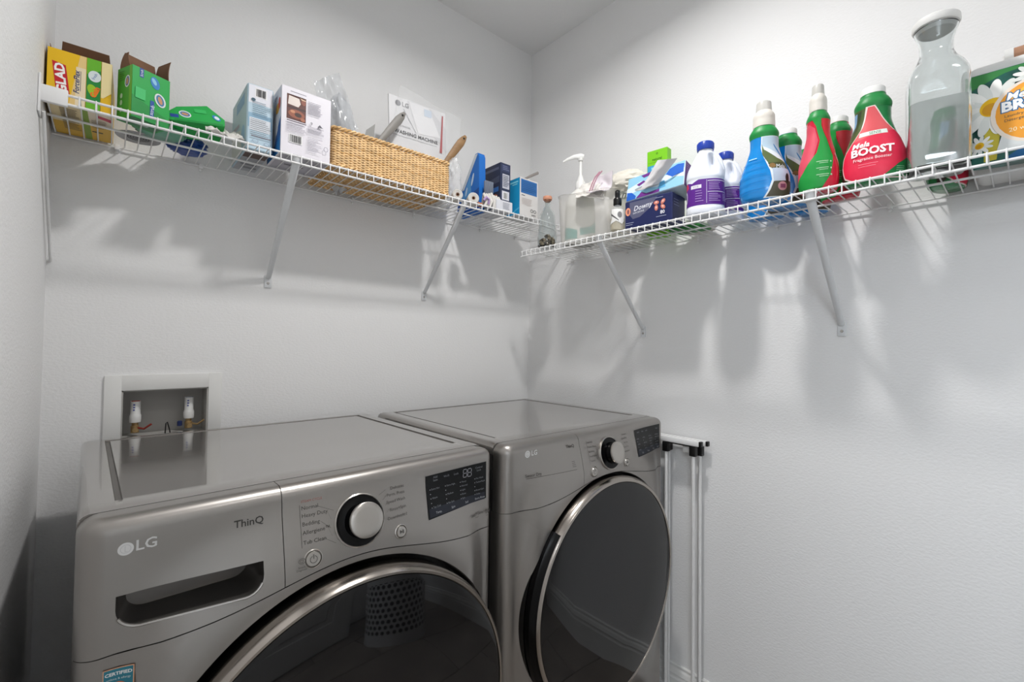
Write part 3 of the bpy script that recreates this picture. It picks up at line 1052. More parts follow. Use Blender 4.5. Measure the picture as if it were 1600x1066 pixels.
def wire_shelf(label, loc, rz, L, i0, n, arms, clips, end_bracket=False):
    t = thing('wire_shelf', label, 'shelf', loc, rz)
    bm = bmesh.new()
    tube(bm, [(0, -0.006, 0), (0, -SD + 0.004, 0), (0, -SD, -0.001), (0, -SD - 0.0015, -0.005), (0, -SD - 0.0015, -SH - 0.002)], WR, 6)
    w0 = obj('cross_wire', bm, M_WIRE, t)
    for k in range(n):
        o = w0 if k == 0 else w0.copy()
        if k:
            link(o, t)
        o.location = (i0 + S * k, 0, 0)
    for nm, y, z, r in (('front_rail', -SD + 0.002, -0.0035, 0.0028), ('lip_rail', -SD + 0.002, -SH, 0.003), ('middle_rail', -SD * 0.5, -0.0045, 0.0027), ('rear_rail', -0.010, -0.0042, 0.0027)):
        bm = bmesh.new(); tube(bm, [(0.002, y, z), (L - 0.002, y, z)], r, 8); obj(nm, bm, M_WIRE, t)
    for ax in arms:
        bm = bmesh.new()
        y1, z1 = -SD + 0.012, -0.012
        tube(bm, [(ax, y1 - 0.006, 0.002), (ax, y1 - 0.002, -0.008), (ax, y1 + 0.004, -0.022), (ax, -0.020, -0.292), (ax, -0.006, -0.305)], [0.0095, 0.0105, 0.0105, 0.0075, 0.0075], 10, flat=0.8)
        tube(bm, [(ax - 0.014, y1, -0.004), (ax + 0.014, y1, -0.004)], 0.004, 6)
        a = obj('support_arm', bm, M_BRACKET, t)
        bm = bmesh.new(); box(bm, ax - 0.0105, ax + 0.0105, -0.0045, -0.0003, -0.337, -0.298, 0.0015, 2); obj('foot_plate', bm, M_BRACKET, a)
        bm = bmesh.new(); lathe(bm, [(0, 0.0072), (0.003, 0.0068), (0.0042, 0.0045), (0.0042, 0.003)], 12, Matrix.Translation((ax, 0, -0.323)) @ Matrix.Rotation(PI / 2, 4, 'X')); obj('screw', bm, M_SATIN, a)
    for cx_ in clips:
        bm = bmesh.new()
        box(bm, cx_ - 0.005, cx_ + 0.005, -0.014, -0.0003, -0.010, 0.004, 0.0015)
        lathe(bm, [(0, 0.006), (0.004, 0.005), (0.005, 0)], 10, Matrix.Translation((cx_, 0, -0.014)) @ Matrix.Rotation(PI / 2, 4, 'X'))
        obj('wall_clip', bm, M_WIRE, t)
    if end_bracket:
        bm = bmesh.new()
        box(bm, 0.0005, 0.042, -SD - 0.005, -SD + 0.006, -SH - 0.006, 0.005, 0.002)
        box(bm, 0.0004, 0.004, -SD - 0.016, -SD + 0.03, -0.055, 0.022, 0.0015)
        a = obj('end_bracket', bm, M_WIRE, t)
        bm = bmesh.new(); tube(bm, [(0.0075, -SD + 0.01, -0.045), (0.0075, -0.02, -0.30), (0.0075, -0.004, -0.315)], 0.0042, 8, flat=0.7)
        obj('end_arm', bm, M_WIRE, a)
    return t


Z1, Z2 = 1.7338, 1.5986
wire_shelf('upper white wire shelf on the back wall above the washer', (XL, 0, Z1), 0, -XL - 0.001, -1.5374 - 2 * S - XL, 63, (0.481, 1.031), (0.12, 0.30, 0.545, 0.74, 0.98, 1.3, 1.5), True)
Y0 = -0.252
sh2 = wire_shelf('lower white wire shelf along the right wall beside the dryer', (0, Y0, Z2), -PI / 2, 2.1, 0.012, 83, (0.384, 1.013), (0.03, 0.31, 0.6, 0.85, 1.12, 1.4, 1.9))
B1, B2 = Z1 + 0.0021, Z2 + 0.0021      # what stands on the shelves


def aim(x, y):
    dx, dy = -1.4829 - x, -1.6067 - y
    return math.atan2(dx, -dy)


# ------------------------------------------------------------------ things on the back shelf
def carton(parent, w, d, h, m_, name='carton', bev=0.0008):
    """closed box with its front-left-bottom corner at the origin"""
    bm = bmesh.new(); box(bm, 0, w, 0, d, 0, h, bev, 1)
    return obj(name, bm, m_, parent, smooth=False)


def open_carton(parent, w, d, h, m_, th=0.0012):
    """walls and a bottom, open at the top"""
    bm = bmesh.new()
    box(bm, 0, w, 0, th, 0, h); box(bm, 0, w, d - th, d, 0, h)
    box(bm, 0, th, th, d - th, 0, h); box(bm, w - th, w, th, d - th, 0, h)
    box(bm, th, w - th, th, d - th, 0, th)
    return obj('carton', bm, m_, parent, smooth=False)


def flap(parent, A, B, up_, h, curl=0.3, n=8, m_=None, cut=0.1):
    """cardboard flap hinged on A-B, curling"""
    A, B, U = Vector(A), Vector(B), Vector(up_).normalized()
    N = (B - A).cross(U).normalized()
    bm = bmesh.new()
    rows = []
    for s in (0, 0.0011):
        rr_ = []
        for j in range(n + 1):
            v = j / n
            ins = cut * v * (B - A).length
            d_ = (B - A).normalized()
            off_ = U * (h * v * (1 - 0.15 * curl * v)) + N * (h * curl * v * v + s)
            rr_.append([bm.verts.new((A + d_ * ins) * (1 - i / 6) + (B - d_ * ins) * (i / 6) + off_) for i in range(7)])
        rows.append(rr_)
    for s in (0, 1):
        for j in range(n):
            for i in range(6):
                q = (rows[s][j][i], rows[s][j][i + 1], rows[s][j + 1][i + 1], rows[s][j + 1][i])
                bm.faces.new(q if s == 0 else q[::-1])
    def brd(R):
        return R[0] + [R[j][6] for j in range(1, n + 1)] + R[n][5::-1] + [R[j][0] for j in range(n - 1, 0, -1)]
    P_, Q_ = brd(rows[0]), brd(rows[1])
    for k in range(len(P_)):
        bm.faces.new((P_[k], P_[(k + 1) % len(P_)], Q_[(k + 1) % len(P_)], Q_[k]))
    return obj('flap', bm, m_ or M_CARD, parent, angle=30)


UP = (0, 0, 1)
# yellow bin-liner box
w, d_, h = 0.102, 0.195, 0.117
t = thing('trash_bag_box', 'yellow open box of trash bags at the left end of the upper shelf', 'box', (-1.5915, -0.205, B1), -0.03)
open_carton(t, w, d_, h, ink('e8b81e'))
flap(t, (0.0, d_, h), (w, d_, h), (0, -0.76, 0.66), 0.102, -0.12, cut=0.10)
flap(t, (0.001, d_ - 0.01, h), (0.001, 0.02, h), (0.2, 0, 1), 0.02, 0.2, cut=0.05)
fr = flat_frame((0, 0, 0), (1, 0, 0), UP)
printing(t, 'front_print', fr, [
    ('rect', 'f2c21a', 0.0, 0, w, h), ('poly', 'f0cf8a', [(0.034, 0), (0.060, 0), (0.060, h), (0.050, h)]), ('rect', 'f3e2c0', 0.044, 0, 0.06, 0.09),
    ('poly', 'c8202e', [(0.015, 0.022), (0.036, 0.022), (0.028, 0.086), (0.007, 0.090)]), ('text', 'ffffff', 'GLAD', 0.0215, 0.056, 0.021, dict(rot=PI / 2 + 0.1, bold=0.0008, sx=1.15)),
    ('text', '2a3a6e', 'ForceFlex', 0.046, 0.056, 0.0125, dict(rot=PI / 2, shear=0.2, bold=0.0002)), ('rect', '2a3a6e', 0.0515, 0.038, 0.0522, 0.082),
    ('rect', '1f8a3a', 0.061, 0, 0.084, h), ('poly', '6ab82c', [(0.061, 0.08), (0.084, 0.095), (0.084, h), (0.061, h)]), ('ell', 'dfe8ea', 0.074, 0.079, 0.0105, 0.0125), ('text', '3a6ab0', 'fresh', 0.074, 0.079, 0.0075, dict(rot=1.2)),
    ('ell', '9ccb2a', 0.071, 0.047, 0.008, 0.013, 0.3), ('text', 'f07a1e', 'Gain', 0.0755, 0.044, 0.0135, dict(rot=1.25, bold=0.0007)), ('rect', '6ab82c', 0.061, 0, 0.084, 0.018),
    ('poly', 'f2e0a8', [(0.085, 0.03), (w, 0.05), (w, h), (0.085, h)]), ('rect', 'e8b81e', 0.085, 0, w, 0.035)])
fr = flat_frame((0, d_, 0), (1, 0, 0), (0, -1, 0))
printing(t, 'underside_print', fr, [('rect', 'e6b840', 0, 0, w, d_), ('rect', 'efdcae', 0, 0.09, 0.055, d_), ('rect', 'efe2cc', 0.064, 0.10, w, d_), ('rect', '8aa83c', 0.052, 0, 0.064, d_), ('rect', '2c2a26', 0.066, 0.06, 0.085, 0.067), ('poly', 'c8405a', [(0.078, 0.165), (w, 0.15), (w, 0.17), (0.08, 0.18)])] +
         bars('7a6a50', 0.018, 0.048, 0.05, 0.18, 16, 0.003, 3) + bars('8a7a62', 0.068, 0.095, 0.10, 0.15, 7, 0.003, 4))

# green scrubber boxes
GREEN = '12a646'


def fish_badge(cx_, cy_, s, rot=0):
    """blank oval badge in white, blue and tan"""
    return [('ell', 'dfe6e4', cx_, cy_, 1.25 * s, 0.9 * s, rot), ('ell', '3f78a8', cx_, cy_, 1.0 * s, 0.62 * s, rot), ('ell', 'c9936a', cx_, cy_, 0.72 * s, 0.34 * s, rot)]


w, d_, h = 0.076, 0.058, 0.117
t = thing('toilet_cleaner_box', 'green open cardboard box standing next to the yellow box', 'box', (-1.4555, -0.247, B1), 0.42, 'green cleaning pad boxes')
open_carton(t, w, d_, h, ink(GREEN))
flap(t, (0.010, d_, h), (w, d_, h), (0, -0.15, 1), 0.046, -0.22, cut=0.04)
flap(t, (w - 0.001, 0.004, h), (w - 0.001, d_, h), (-0.12, 0, 1), 0.052, 0.2, cut=0.04)
flap(t, (0.001, 0.012, h), (0.001, d_ - 0.005, h), (-0.15, 0, 1), 0.036, 0.2, cut=0.3)
printing(t, 'front_print', flat_frame((0, 0, 0), (1, 0, 0), UP), [
    ('poly', '0c8f3c', [(0, 0), (w, 0), (w, 0.02), (0, 0.05)]), ('rect', '20489a', 0.014, 0.096, 0.022, h), ('text', 'e8f0f4', 'Scrub', 0.018, 0.106, 0.007, dict(rot=PI / 2)),
    ('ell', '2b7fc4', 0.045, 0.096, 0.009, 0.014, 0.3), ('ell', '8cc8e8', 0.043, 0.099, 0.004, 0.008, 0.5), ('rect', '1d4fa0', 0.036, 0.012, 0.044, 0.052), ('text', 'e8f0f4', 'scrub', 0.040, 0.030, 0.011, dict(rot=PI / 2 - 0.15))]
    + fish_badge(0.056, 0.060, 0.0125, 1.9) + [('rect', '3cc06a', 0.006, 0.045, 0.026, 0.070)])
printing(t, 'side_print', flat_frame((0, d_, 0), (0, -1, 0), UP), [
    ('rect', '46a83a', 0, 0, d_, h), ('rect', '6cb83a', d_ * 0.82, 0, d_, h)] + fish_badge(0.040, 0.082, 0.011, 1.4) + [
    ('ell', 'b8d8b0', 0.018, 0.052, 0.005, 0.006), ('ell', 'b8d8b0', 0.018, 0.036, 0.005, 0.006), ('ell', 'b8d8b0', 0.018, 0.020, 0.005, 0.006)] + bars('2c6a34', 0.01, 0.03, 0.085, 0.11, 5, 0.0012, 8))
printing(t, 'underside_print', flat_frame((0, d_, 0), (1, 0, 0), (0, -1, 0)), [('rect', '3f7f55', 0.004, 0.004, w - 0.004, d_ - 0.004), ('rect', 'a8b8b0', 0.02, 0.02, 0.05, 0.04)])

t = thing('toilet_cleaner_box', 'green box lying tipped over, right of the upright green box', 'box', (-1.384, -0.205, B1 + 0.03), group='green cleaning pad boxes', rot=(math.radians(-14), math.radians(-10), math.radians(0)))
w, d_, h = 0.105, 0.075, 0.045
bm = bmesh.new()
pr = [(0, 0), (0.115, 0.0), (0.118, 0.018), (0.085, 0.052), (0.02, 0.038), (0.0, 0.022)]
F = [bm.verts.new((x, 0, z)) for x, z in pr]; B = [bm.verts.new((x, d_, z)) for x, z in pr]
for i in range(6):
    bm.faces.new((F[i], F[(i + 1) % 6], B[(i + 1) % 6], B[i]))
bm.faces.new(F[::-1]); bm.faces.new(B)
obj('carton', bm, ink(GREEN), t, smooth=False)
printing(t, 'front_print', flat_frame((0, 0, 0), (1, 0, 0), UP), [('rect', '17459a', 0.003, 0.008, 0.020, 0.017), ('rect', '0e8a3c', 0.01, 0.001, 0.112, 0.005)] + fish_badge(0.034, 0.020, 0.010, -0.2) + [('ell', '2f86c8', 0.100, 0.020, 0.010, 0.006, -0.7), ('ell', 'e0ecf0', 0.101, 0.020, 0.006, 0.004, -0.7), ('rect', '2cb85a', 0.055, 0.028, 0.08, 0.038)])

M_MINT = mat('mint_film', '7fb8a0', 0.3, alpha=0.85, vary=(30, 0.1))
tag(crumple('refill_packet', M_MINT, None, (-1.398, -0.14, B1 + 0.017), (0.045, 0.035, 0.018), 3, 0.25, floor=B1 + 0.0005), 'mint green plastic refill packet between the two green boxes', 'packet')
tag(crumple('snack_wrapper', [mat('navy_film', '1c3f86', 0.3, vary=(14, 0.5))], None, (-1.335, -0.075, B1 + 0.020), (0.038, 0.036, 0.020), 5, 0.35, floor=B1 + 0.0005), 'crushed navy blue wrapper beneath the tipped green box', 'wrapper')
o = sheet('cleaning_rag', M_WHITECLOTH, None, [(-1.315, -0.245, B1 + 0.004), (-1.235, -0.25, B1 + 0.004), (-1.24, -0.16, B1 + 0.05), (-1.31, -0.17, B1 + 0.045)], 0.002, amp=0.010, freq=3.5, seed=4)
tag(o, 'small white rag heaped left of the pale blue box', 'cloth')
# drain strainer
t = thing('drain_strainer', 'round perforated metal drain strainer lying flat under the green boxes', 'strainer', (-1.437, -0.100, B1))
bm = bmesh.new()
lathe(bm, [(0.024, 0.0012), (0.028, 0.0008), (0.031, 0.0022), (0.036, 0.0022), (0.040, 0.0004), (0.0435, 0.0006), (0.0445, 0.0018), (0.040, 0.0025), (0.030, 0.0040), (0.024, 0.0030)], 40)
obj('rim', bm, mat('strainer_steel', 'a6a6a8', 0.35, metal=0.5, vary=(40, .05)), t)
bm = bmesh.new(); lathe(bm, [(0, 0.0016), (0.0245, 0.0014), (0.0245, 0.0024), (0, 0.0026)], 40)
plate = obj('plate', bm, mat('strainer_steel', 'a6a6a8', 0.35, metal=0.5, vary=(40, .05)), t)
dots = []
for ring_, cnt in ((0.0, 1), (0.0052, 6), (0.0104, 12), (0.0156, 18), (0.0206, 24)):
    for k in range(cnt):
        a = 2 * PI * k / cnt
        dots.append(('ell', '161618', ring_ * math.cos(a), ring_ * math.sin(a), 0.0019, 0.0019))
printing(plate, 'hole_pattern', flat_frame((0, 0, 0.0013), (1, 0, 0), (0, -1, 0)), dots, inc=0.0)['kind'] = 'stuff'

# pale blue box
w, d_, h = 0.062, 0.190, 0.176
t = thing('pale_blue_box', 'tall pale blue box with a barcode, left of the white box', 'box', (-1.2265, -0.228, B1), 0)
carton(t, w, d_, h, ink('bcd4e2'), bev=0.003)
printing(t, 'front_print', flat_frame((0, 0, 0), (1, 0, 0), UP), [('rect', 'e4e6ee', 0.003, 0.125, w - 0.003, h - 0.003), ('rect', '8fb4cc', 0.003, 0.06, w - 0.003, 0.098), ('rect', 'dfe4ea', 0.006, 0.052, w - 0.006, 0.086)]
         + barcode(0.02, 0.044, 0.145, 0.165, 12, 5) + [('ell', '3a5a6a', 0.014, 0.134, 0.005, 0.004)] + bars('5a7a8c', 0.012, 0.056, 0.09, 0.132, 8, 0.0012, 2) + bars('6b6f78', 0.008, 0.056, 0.038, 0.084, 9, 0.0011, 6)
         + [('ring', '8898b0', 0.02, 0.024, 0.007, 0.006, 0.001), ('ring', '8898b0', 0.046, 0.02, 0.006, 0.005, 0.001), ('rect', '5a4048', 0.010, 0.035, 0.056, 0.037)])
printing(t, 'side_print', flat_frame((0, d_, 0), (0, -1, 0), UP), [('rect', 'a8c6cc', 0.003, 0.003, d_ - 0.003, h - 0.003), ('poly', 'cfd3cc', [(0.003, 0.003), (0.14, 0.003), (0.12, 0.07), (0.003, 0.10)]), ('rect', '6aa0c0', 0.06, 0.13, 0.16, 0.16), ('ell', '7fb0cc', 0.15, 0.05, 0.02, 0.025), ('poly', '9a98a0', [(0.0, 0.09), (0.10, 0.085), (0.10, 0.095), (0.0, 0.105)])])

printing(t, 'underside_print', flat_frame((0, d_, 0), (1, 0, 0), (0, -1, 0)), [('rect', 'a8aab0', 0.003, 0.003, w - 0.003, d_ - 0.003), ('rect', '4a3028', 0.004, 0.125, w - 0.004, 0.168), ('rect', '74767c', 0.01, 0.06, 0.05, 0.07), ('rect', '74767c', 0.02, 0.03, 0.055, 0.045)])

# white box with food picture
w, d_, h = 0.129, 0.135, 0.186
t = thing('white_product_box', 'white box with a dark picture and barcode, left of the wicker basket', 'box', (-1.1535, -0.262, B1), 0)
carton(t, w, d_, h, ink('e6e3ea'))
pic = [('rect', '5a2c24', 0.013, 0.098, 0.062, 0.166), ('rect', '3a1c18', 0.015, 0.129, 0.062, 0.134), ('poly', 'e4d8d0', [(0.016, 0.138), (0.042, 0.136), (0.048, 0.146), (0.044, 0.160), (0.018, 0.162)]),
       ('ell', '96543c', 0.038, 0.115, 0.021, 0.012), ('ell', '3a2018', 0.042, 0.114, 0.009, 0.006), ('ell', 'c98a66', 0.028, 0.120, 0.006, 0.004), ('ell', '8a4a38', 0.055, 0.152, 0.006, 0.008), ('poly', 'd8b89a', [(0.046, 0.163), (0.061, 0.160), (0.061, 0.158), (0.05, 0.158)]), ('ell', 'a86a50', 0.054, 0.104, 0.006, 0.005)]
printing(t, 'front_print', flat_frame((0, 0, 0), (1, 0, 0), UP), pic + barcode(0.022, 0.052, 0.036, 0.056, 16, 9) + bars('7c7888', 0.066, 0.106, 0.125, 0.162, 9, 0.0013, 11)
         + [('rect', '4a3a4a', 0.013, 0.091, 0.062, 0.0935), ('text', '3c3a44', '9', 0.076, 0.100, 0.012), ('poly', '5a5864', [(0.092, 0.096), (0.098, 0.104), (0.104, 0.098), (0.108, 0.096)])]
         + bars('8a8694', 0.013, 0.062, 0.064, 0.088, 6, 0.0012, 12) + bars('8a8694', 0.066, 0.112, 0.072, 0.092, 6, 0.0011, 13) + bars('9a96a4', 0.066, 0.108, 0.022, 0.062, 9, 0.0011, 14, 0.5) + [('ring', '8a8694', 0.115, 0.038, 0.006, 0.007, 0.0012), ('rect', '8a8694', 0.02, 0.170, 0.06, 0.172)])
printing(t, 'side_print', flat_frame((0, d_, 0), (0, -1, 0), UP), [('rect', 'd4dcea', 0.002, 0.002, d_ - 0.002, h - 0.002), ('poly', '1f7cc4', [(0.002, 0.002), (d_ - 0.002, 0.002), (d_ - 0.002, 0.085), (0.07, 0.03), (0.002, 0.015)]), ('poly', '2a60a8', [(0.07, 0.02), (d_ - 0.002, 0.05), (d_ - 0.002, 0.10), (0.10, 0.07)]),
         ('ell', 'd8a83a', 0.100, 0.130, 0.018, 0.014), ('ell', 'c84a3a', 0.118, 0.140, 0.010, 0.016), ('rect', '24579a', 0.0, 0, 0.012, 0.15), ('text', '2a4a8a', 'NEW', 0.08, 0.163, 0.014), ('ell', 'e8ecf2', 0.09, 0.085, 0.022, 0.03)])
printing(t, 'underside_print', flat_frame((0, d_, 0), (1, 0, 0), (0, -1, 0)), [('rect', 'b8b6c0', 0.003, 0.003, w - 0.003, d_ - 0.003), ('rect', '6e6a72', 0.03, 0.05, 0.08, 0.06), ('rect', '8a868e', 0.05, 0.09, 0.11, 0.10)])
# wicker basket
BW, BD, BH = 0.400, 0.222, 0.122
t = thing('wicker_basket', 'rectangular woven wicker basket on the upper shelf', 'basket', (-1.0185, -0.262, B1), 0)


def rr_path(w, d, r, n_arc=5, step=0.006, ins=0.0):
    """closed rounded rectangle sampled evenly (x, y, nx, ny)"""
    segs = []
    x0, y0, x1, y1 = ins, ins, w - ins, d - ins
    pts = []
    def line(ax, ay, bx, by, nx, ny):
        L_ = math.hypot(bx - ax, by - ay); k = max(1, int(L_ / step))
        for i in range(k):
            f = i / k
            pts.append((ax + (bx - ax) * f, ay + (by - ay) * f, nx, ny))
    def arc(cx_, cy_, a0):
        k = max(2, int(r * PI / 2 / step))
        for i in range(k):
            a = a0 + PI / 2 * i / k
            pts.append((cx_ + r * math.cos(a), cy_ + r * math.sin(a), math.cos(a), math.sin(a)))
    line(x0 + r, y0, x1 - r, y0, 0, -1); arc(x1 - r, y0 + r, -PI / 2)
    line(x1, y0 + r, x1, y1 - r, 1, 0); arc(x1 - r, y1 - r, 0)
    line(x1 - r, y1, x0 + r, y1, 0, 1); arc(x0 + r, y1 - r, PI / 2)
    line(x0, y1 - r, x0, y0 + r, -1, 0); arc(x0 + r, y0 + r, PI)
    return pts


base_pts = rr_path(BW, BD, 0.016, step=0.00625)
NP = len(base_pts) // 2 * 2
rnd = random.Random(3)
bm = bmesh.new()
rows_n = 27
for r_ in range(rows_n):
    z = 0.010 + (BH - 0.026) * r_ / (rows_n - 1)
    pts = []
    fl = 0.0015 * math.sin(z / BH * PI)
    for i in range(NP):
        x, y, nx, ny = base_pts[i]
        wv = 0.0026 * (1 if (i // 2 + r_) % 2 else -1) * (1 if i % 2 == 0 else 0.0)
        ins = -0.0035 + fl
        pts.append((x + nx * (wv + ins), y + ny * (wv + ins), z + 0.0008 * noise.noise(Vector((x * 40, y * 40, r_ * 3.1)))))
    tube(bm, pts, 0.00205, 6, closed=True, mi=0 if rnd.random() < 0.85 else 1)
o = obj('woven_side', bm, [M_WICKER, M_WICKER2], t, angle=60); o['kind'] = 'stuff'
bm = bmesh.new()
for i in range(0, NP, 2):
    x, y, nx, ny = base_pts[i]
    tube(bm, [(x - nx * 0.004, y - ny * 0.004, 0.002), (x - nx * 0.0035, y - ny * 0.0035, BH * 0.5), (x - nx * 0.004, y - ny * 0.004, BH - 0.006)], 0.0018, 4)
o = obj('stake', bm, M_WICKER2, t, angle=60); o['kind'] = 'stuff'
for nm, z, rad, tw in (('rim', BH - 0.006, 0.0048, 3), ('foot_rim', 0.006, 0.0036, 3)):
    bm = bmesh.new()
    fine = rr_path(BW, BD, 0.016, step=0.004)
    for s_ in range(tw):
        pts = []
        for i, (x, y, nx, ny) in enumerate(fine):
            a = 2 * PI * s_ / tw + i * 0.62
            pts.append((x + nx * (-0.003 + 0.0042 * math.cos(a)), y + ny * (-0.003 + 0.0042 * math.cos(a)), z + 0.0042 * math.sin(a)))
        tube(bm, pts, rad * 0.62, 5, closed=True, mi=s_ % 2)
    obj(nm, bm, [M_WICKER, M_WICKER2], t, angle=60)
bm = bmesh.new()
k = 0
x = 0.012
while x < BW - 0.01:
    pts = []
    ny_ = 18
    for i in range(ny_ + 1):
        y = 0.008 + (BD - 0.016) * i / ny_
        pts.append((x, y, 0.0045 + 0.0018 * (1 if (i + k) % 2 else -1)))
    tube(bm, pts, 0.0032, 5, mi=0 if k % 5 else 1)
    x += 0.0072; k += 1
for i in range(0, 19):
    y = 0.008 + (BD - 0.016) * i / 18
    tube(bm, [(0.008, y, 0.0045), (BW - 0.008, y, 0.0045)], 0.0022, 4, mi=1)
o = obj('woven_base', bm, [M_WICKER, M_WICKER2], t, angle=60); o['kind'] = 'stuff'
bm = bmesh.new(); box(bm, 0.008, BW - 0.008, 0.008, BD - 0.008, 0.0085, 0.0095); obj('lining', bm, mat('basket_lining', '6e4c28', 0.9, vary=(50, .2)), t, smooth=False)

# things in the basket
t = thing('instruction_manual', 'washing machine manual in a clear sleeve standing in the wicker basket', 'booklet', (-0.788, -0.155, B1 + 0.0125), 0)
fb = flat_frame((0.0, 0.0, 0.0), (1, 0, 0.0), (0, 0.02, 1))
bm = bmesh.new()
box(bm, 0, 0.225, 0, 0.006, 0, 0.30, 0.001, 1, M=Matrix.Translation((0.0, 0, 0.03)) @ Matrix.Rotation(math.radians(-2.0), 4, 'Y') @ Matrix.Rotation(math.radians(-1), 4, 'X'))
obj('booklet', bm, ink('dcdcde'), t, smooth=False)
R_ = Matrix.Translation((0.0, 0, 0.03)) @ Matrix.Rotation(math.radians(-2.0), 4, 'Y') @ Matrix.Rotation(math.radians(-1), 4, 'X')
fr = lambda u, v, o: R_ @ Vector((u, -0.0005 - o, v))
printing(t, 'cover_print', fr, [('poly', 'cfcfd2', [(0.07, 0.295), (0.16, 0.295), (0.225, 0.24), (0.225, 0.15)]), ('poly', 'e6e6e8', [(0.075, 0.295), (0.155, 0.295), (0.20, 0.20), (0.11, 0.19)]), ('ell', '8c8c90', 0.034, 0.277, 0.010, 0.010), ('text', '8c8c90', 'LG', 0.062, 0.2765, 0.022, dict(bold=0.0006)),
         ('poly', 'b4b4b8', [(0.052, 0.262), (0.056, 0.262), (0.103, 0.19), (0.100, 0.19)]), ('rect', 'c8d4e2', 0.135, 0.262, 0.165, 0.288), ('text', '77777b', "OWNER'S MANUAL", 0.045, 0.200, 0.008), ('text', '2e2e32', 'WASHING MACHINE', 0.103, 0.178, 0.0172, dict(bold=0.0003, sx=1.06)), ('rect', '9a9a9e', 0.01, 0.164, 0.185, 0.1652), ('poly', 'aa2c34', [(0.196, 0.145), (0.206, 0.145), (0.214, 0.285), (0.209, 0.285)])])
sheet('sleeve', mat('sleeve_film', 'f2f4f6', 0.3, alpha=0.07, spec=0.5), t, [(-0.014, -0.012, 0.07), (0.255, -0.010, 0.07), (0.275, -0.012, 0.330), (0.022, -0.010, 0.362)], 0.0004, amp=0.006, freq=4, seed=2)
t = thing('clear_plastic_bag', 'crumpled clear plastic bag peeking out of the basket behind the white box', 'plastic bag', (-0.985, -0.12, B1 + 0.012))
sheet('film', mat('grey_bag_film', 'd0d4d8', 0.15, alpha=0.3, spec=0.8), t, [(-0.010, 0, 0.03), (0.125, -0.02, 0.09), (0.030, 0.0, 0.345), (-0.045, 0.0, 0.285)], 0.0006, amp=0.014, freq=3.5, seed=7)
crumple('contents', mat('bag_contents', 'c9cbce', 0.6, vary=(20, 0.2)), t, (0.052, 0.040, 0.135), (0.045, 0.028, 0.145), 9, 0.22)


def handle_tool(name, label, cat, A, B, m_, wide=0.011, hole=True):
    A, B = Vector(A), Vector(B)
    t = thing(name, label, cat, A)
    D = B - A
    bm = bmesh.new()
    n = 14
    pts = [D * (i / (n - 1)) for i in range(n)]
    rad = [wide * (0.45 + 0.6 * sm(i / (n - 1) * 1.15)) * (1 if i < n - 2 else (0.8 if i == n - 2 else 0.35)) for i in range(n)]
    tube(bm, pts, rad, 10, flat=0.5)
    obj('handle', bm, m_, t)
    if hole:
        bm = bmesh.new()
        q = D * 0.93
        bmesh.ops.create_uvsphere(bm, u_segments=12, v_segments=8, radius=0.004)
        bmesh.ops.translate(bm, vec=q + Vector((-0.001, -0.005, 0)), verts=bm.verts)
        obj('hanging_hole', bm, M_BLACKP, t)
    return t


handle_tool('spatula', 'grey handled spatula poking up in front of the manual', 'utensil', (-0.905, -0.215, 1.80), (-0.763, -0.20, 2.003), mat('grey_rubber', '85827e', 0.5, vary=(20, .05)), 0.0135)
handle_tool('wooden_brush', 'brown wooden brush handle at the right end of the basket', 'brush', (-0.650, -0.19, 1.80), (-0.515, -0.20, 2.003), mat('brown_wood', '8f6f4c', 0.55, vary=(12, 0.2, (1, 1, 6))), 0.0145)
for k, (ax, az, bx, bz) in enumerate(((-0.90, 1.77, -0.835, 1.965), (-0.87, 1.77, -0.822, 1.952))):
    t = thing('letter_folder', ('grey folded paper corner showing above the basket rim left of the spatula', 'thin clear ruler tip beside the folded grey paper')[k], 'paper', (ax, -0.13 + 0.02 * k, az))
    sheet('leaf', ink(('9c9c9a', 'c8cacc')[k]), t, [(0, 0, 0), (0.05 - 0.03 * k, 0, 0), (bx - ax, 0.0, bz - az), (bx - ax - 0.03 + 0.02 * k, 0, bz - az - 0.03)], 0.001, 6, 6, 0.0005)

# right end of the upper shelf
t = thing('blue_wipes_box', 'bright blue torn box right of the basket with plastic spilling out', 'box', (-0.452, -0.205, B1), 0)
BLUE = '1c6fc8'
bm = bmesh.new()
pr = [(0, 0.03), (0.005, 0.21), (0.012, 0.225), (0.03, 0.225), (0.05, 0.19), (0.145, 0.06), (0.145, 0.0), (0, 0.0)]
L0 = [bm.verts.new((0, y, z)) for y, z in pr]; L1 = [bm.verts.new((0.030, y, z)) for y, z in pr]
for i in range(len(pr)):
    bm.faces.new((L0[i], L0[(i + 1) % 8], L1[(i + 1) % 8], L1[i]))
bm.faces.new(L0); bm.faces.new(L1[::-1])
obj('carton', bm, ink(BLUE), t, smooth=False)
fr = lambda u, v, o: Vector((-o, u, v))
printing(t, 'side_print', fr, [('poly', '1a4f9c', [(0.002, 0.002), (0.14, 0.002), (0.14, 0.05), (0.002, 0.09)]), ('poly', '5aa0dc', [(0.05, 0.07), (0.12, 0.06), (0.06, 0.15)]), ('ell', 'c8dcf0', 0.045, 0.13, 0.006, 0.025, 0.3), ('ell', 'c8dcf0', 0.085, 0.09, 0.005, 0.018, 0.3), ('poly', 'd0d8e0', [(0.012, 0.222), (0.032, 0.222), (0.12, 0.10), (0.10, 0.10)])])
tag(crumple('plastic_packaging', M_BAG, None, (-0.563, -0.185, B1 + 0.085), (0.030, 0.035, 0.080), 12, 0.3, sub=4, floor=B1 + 0.001), 'crumpled clear packaging between the basket and the blue box', 'plastic packaging')
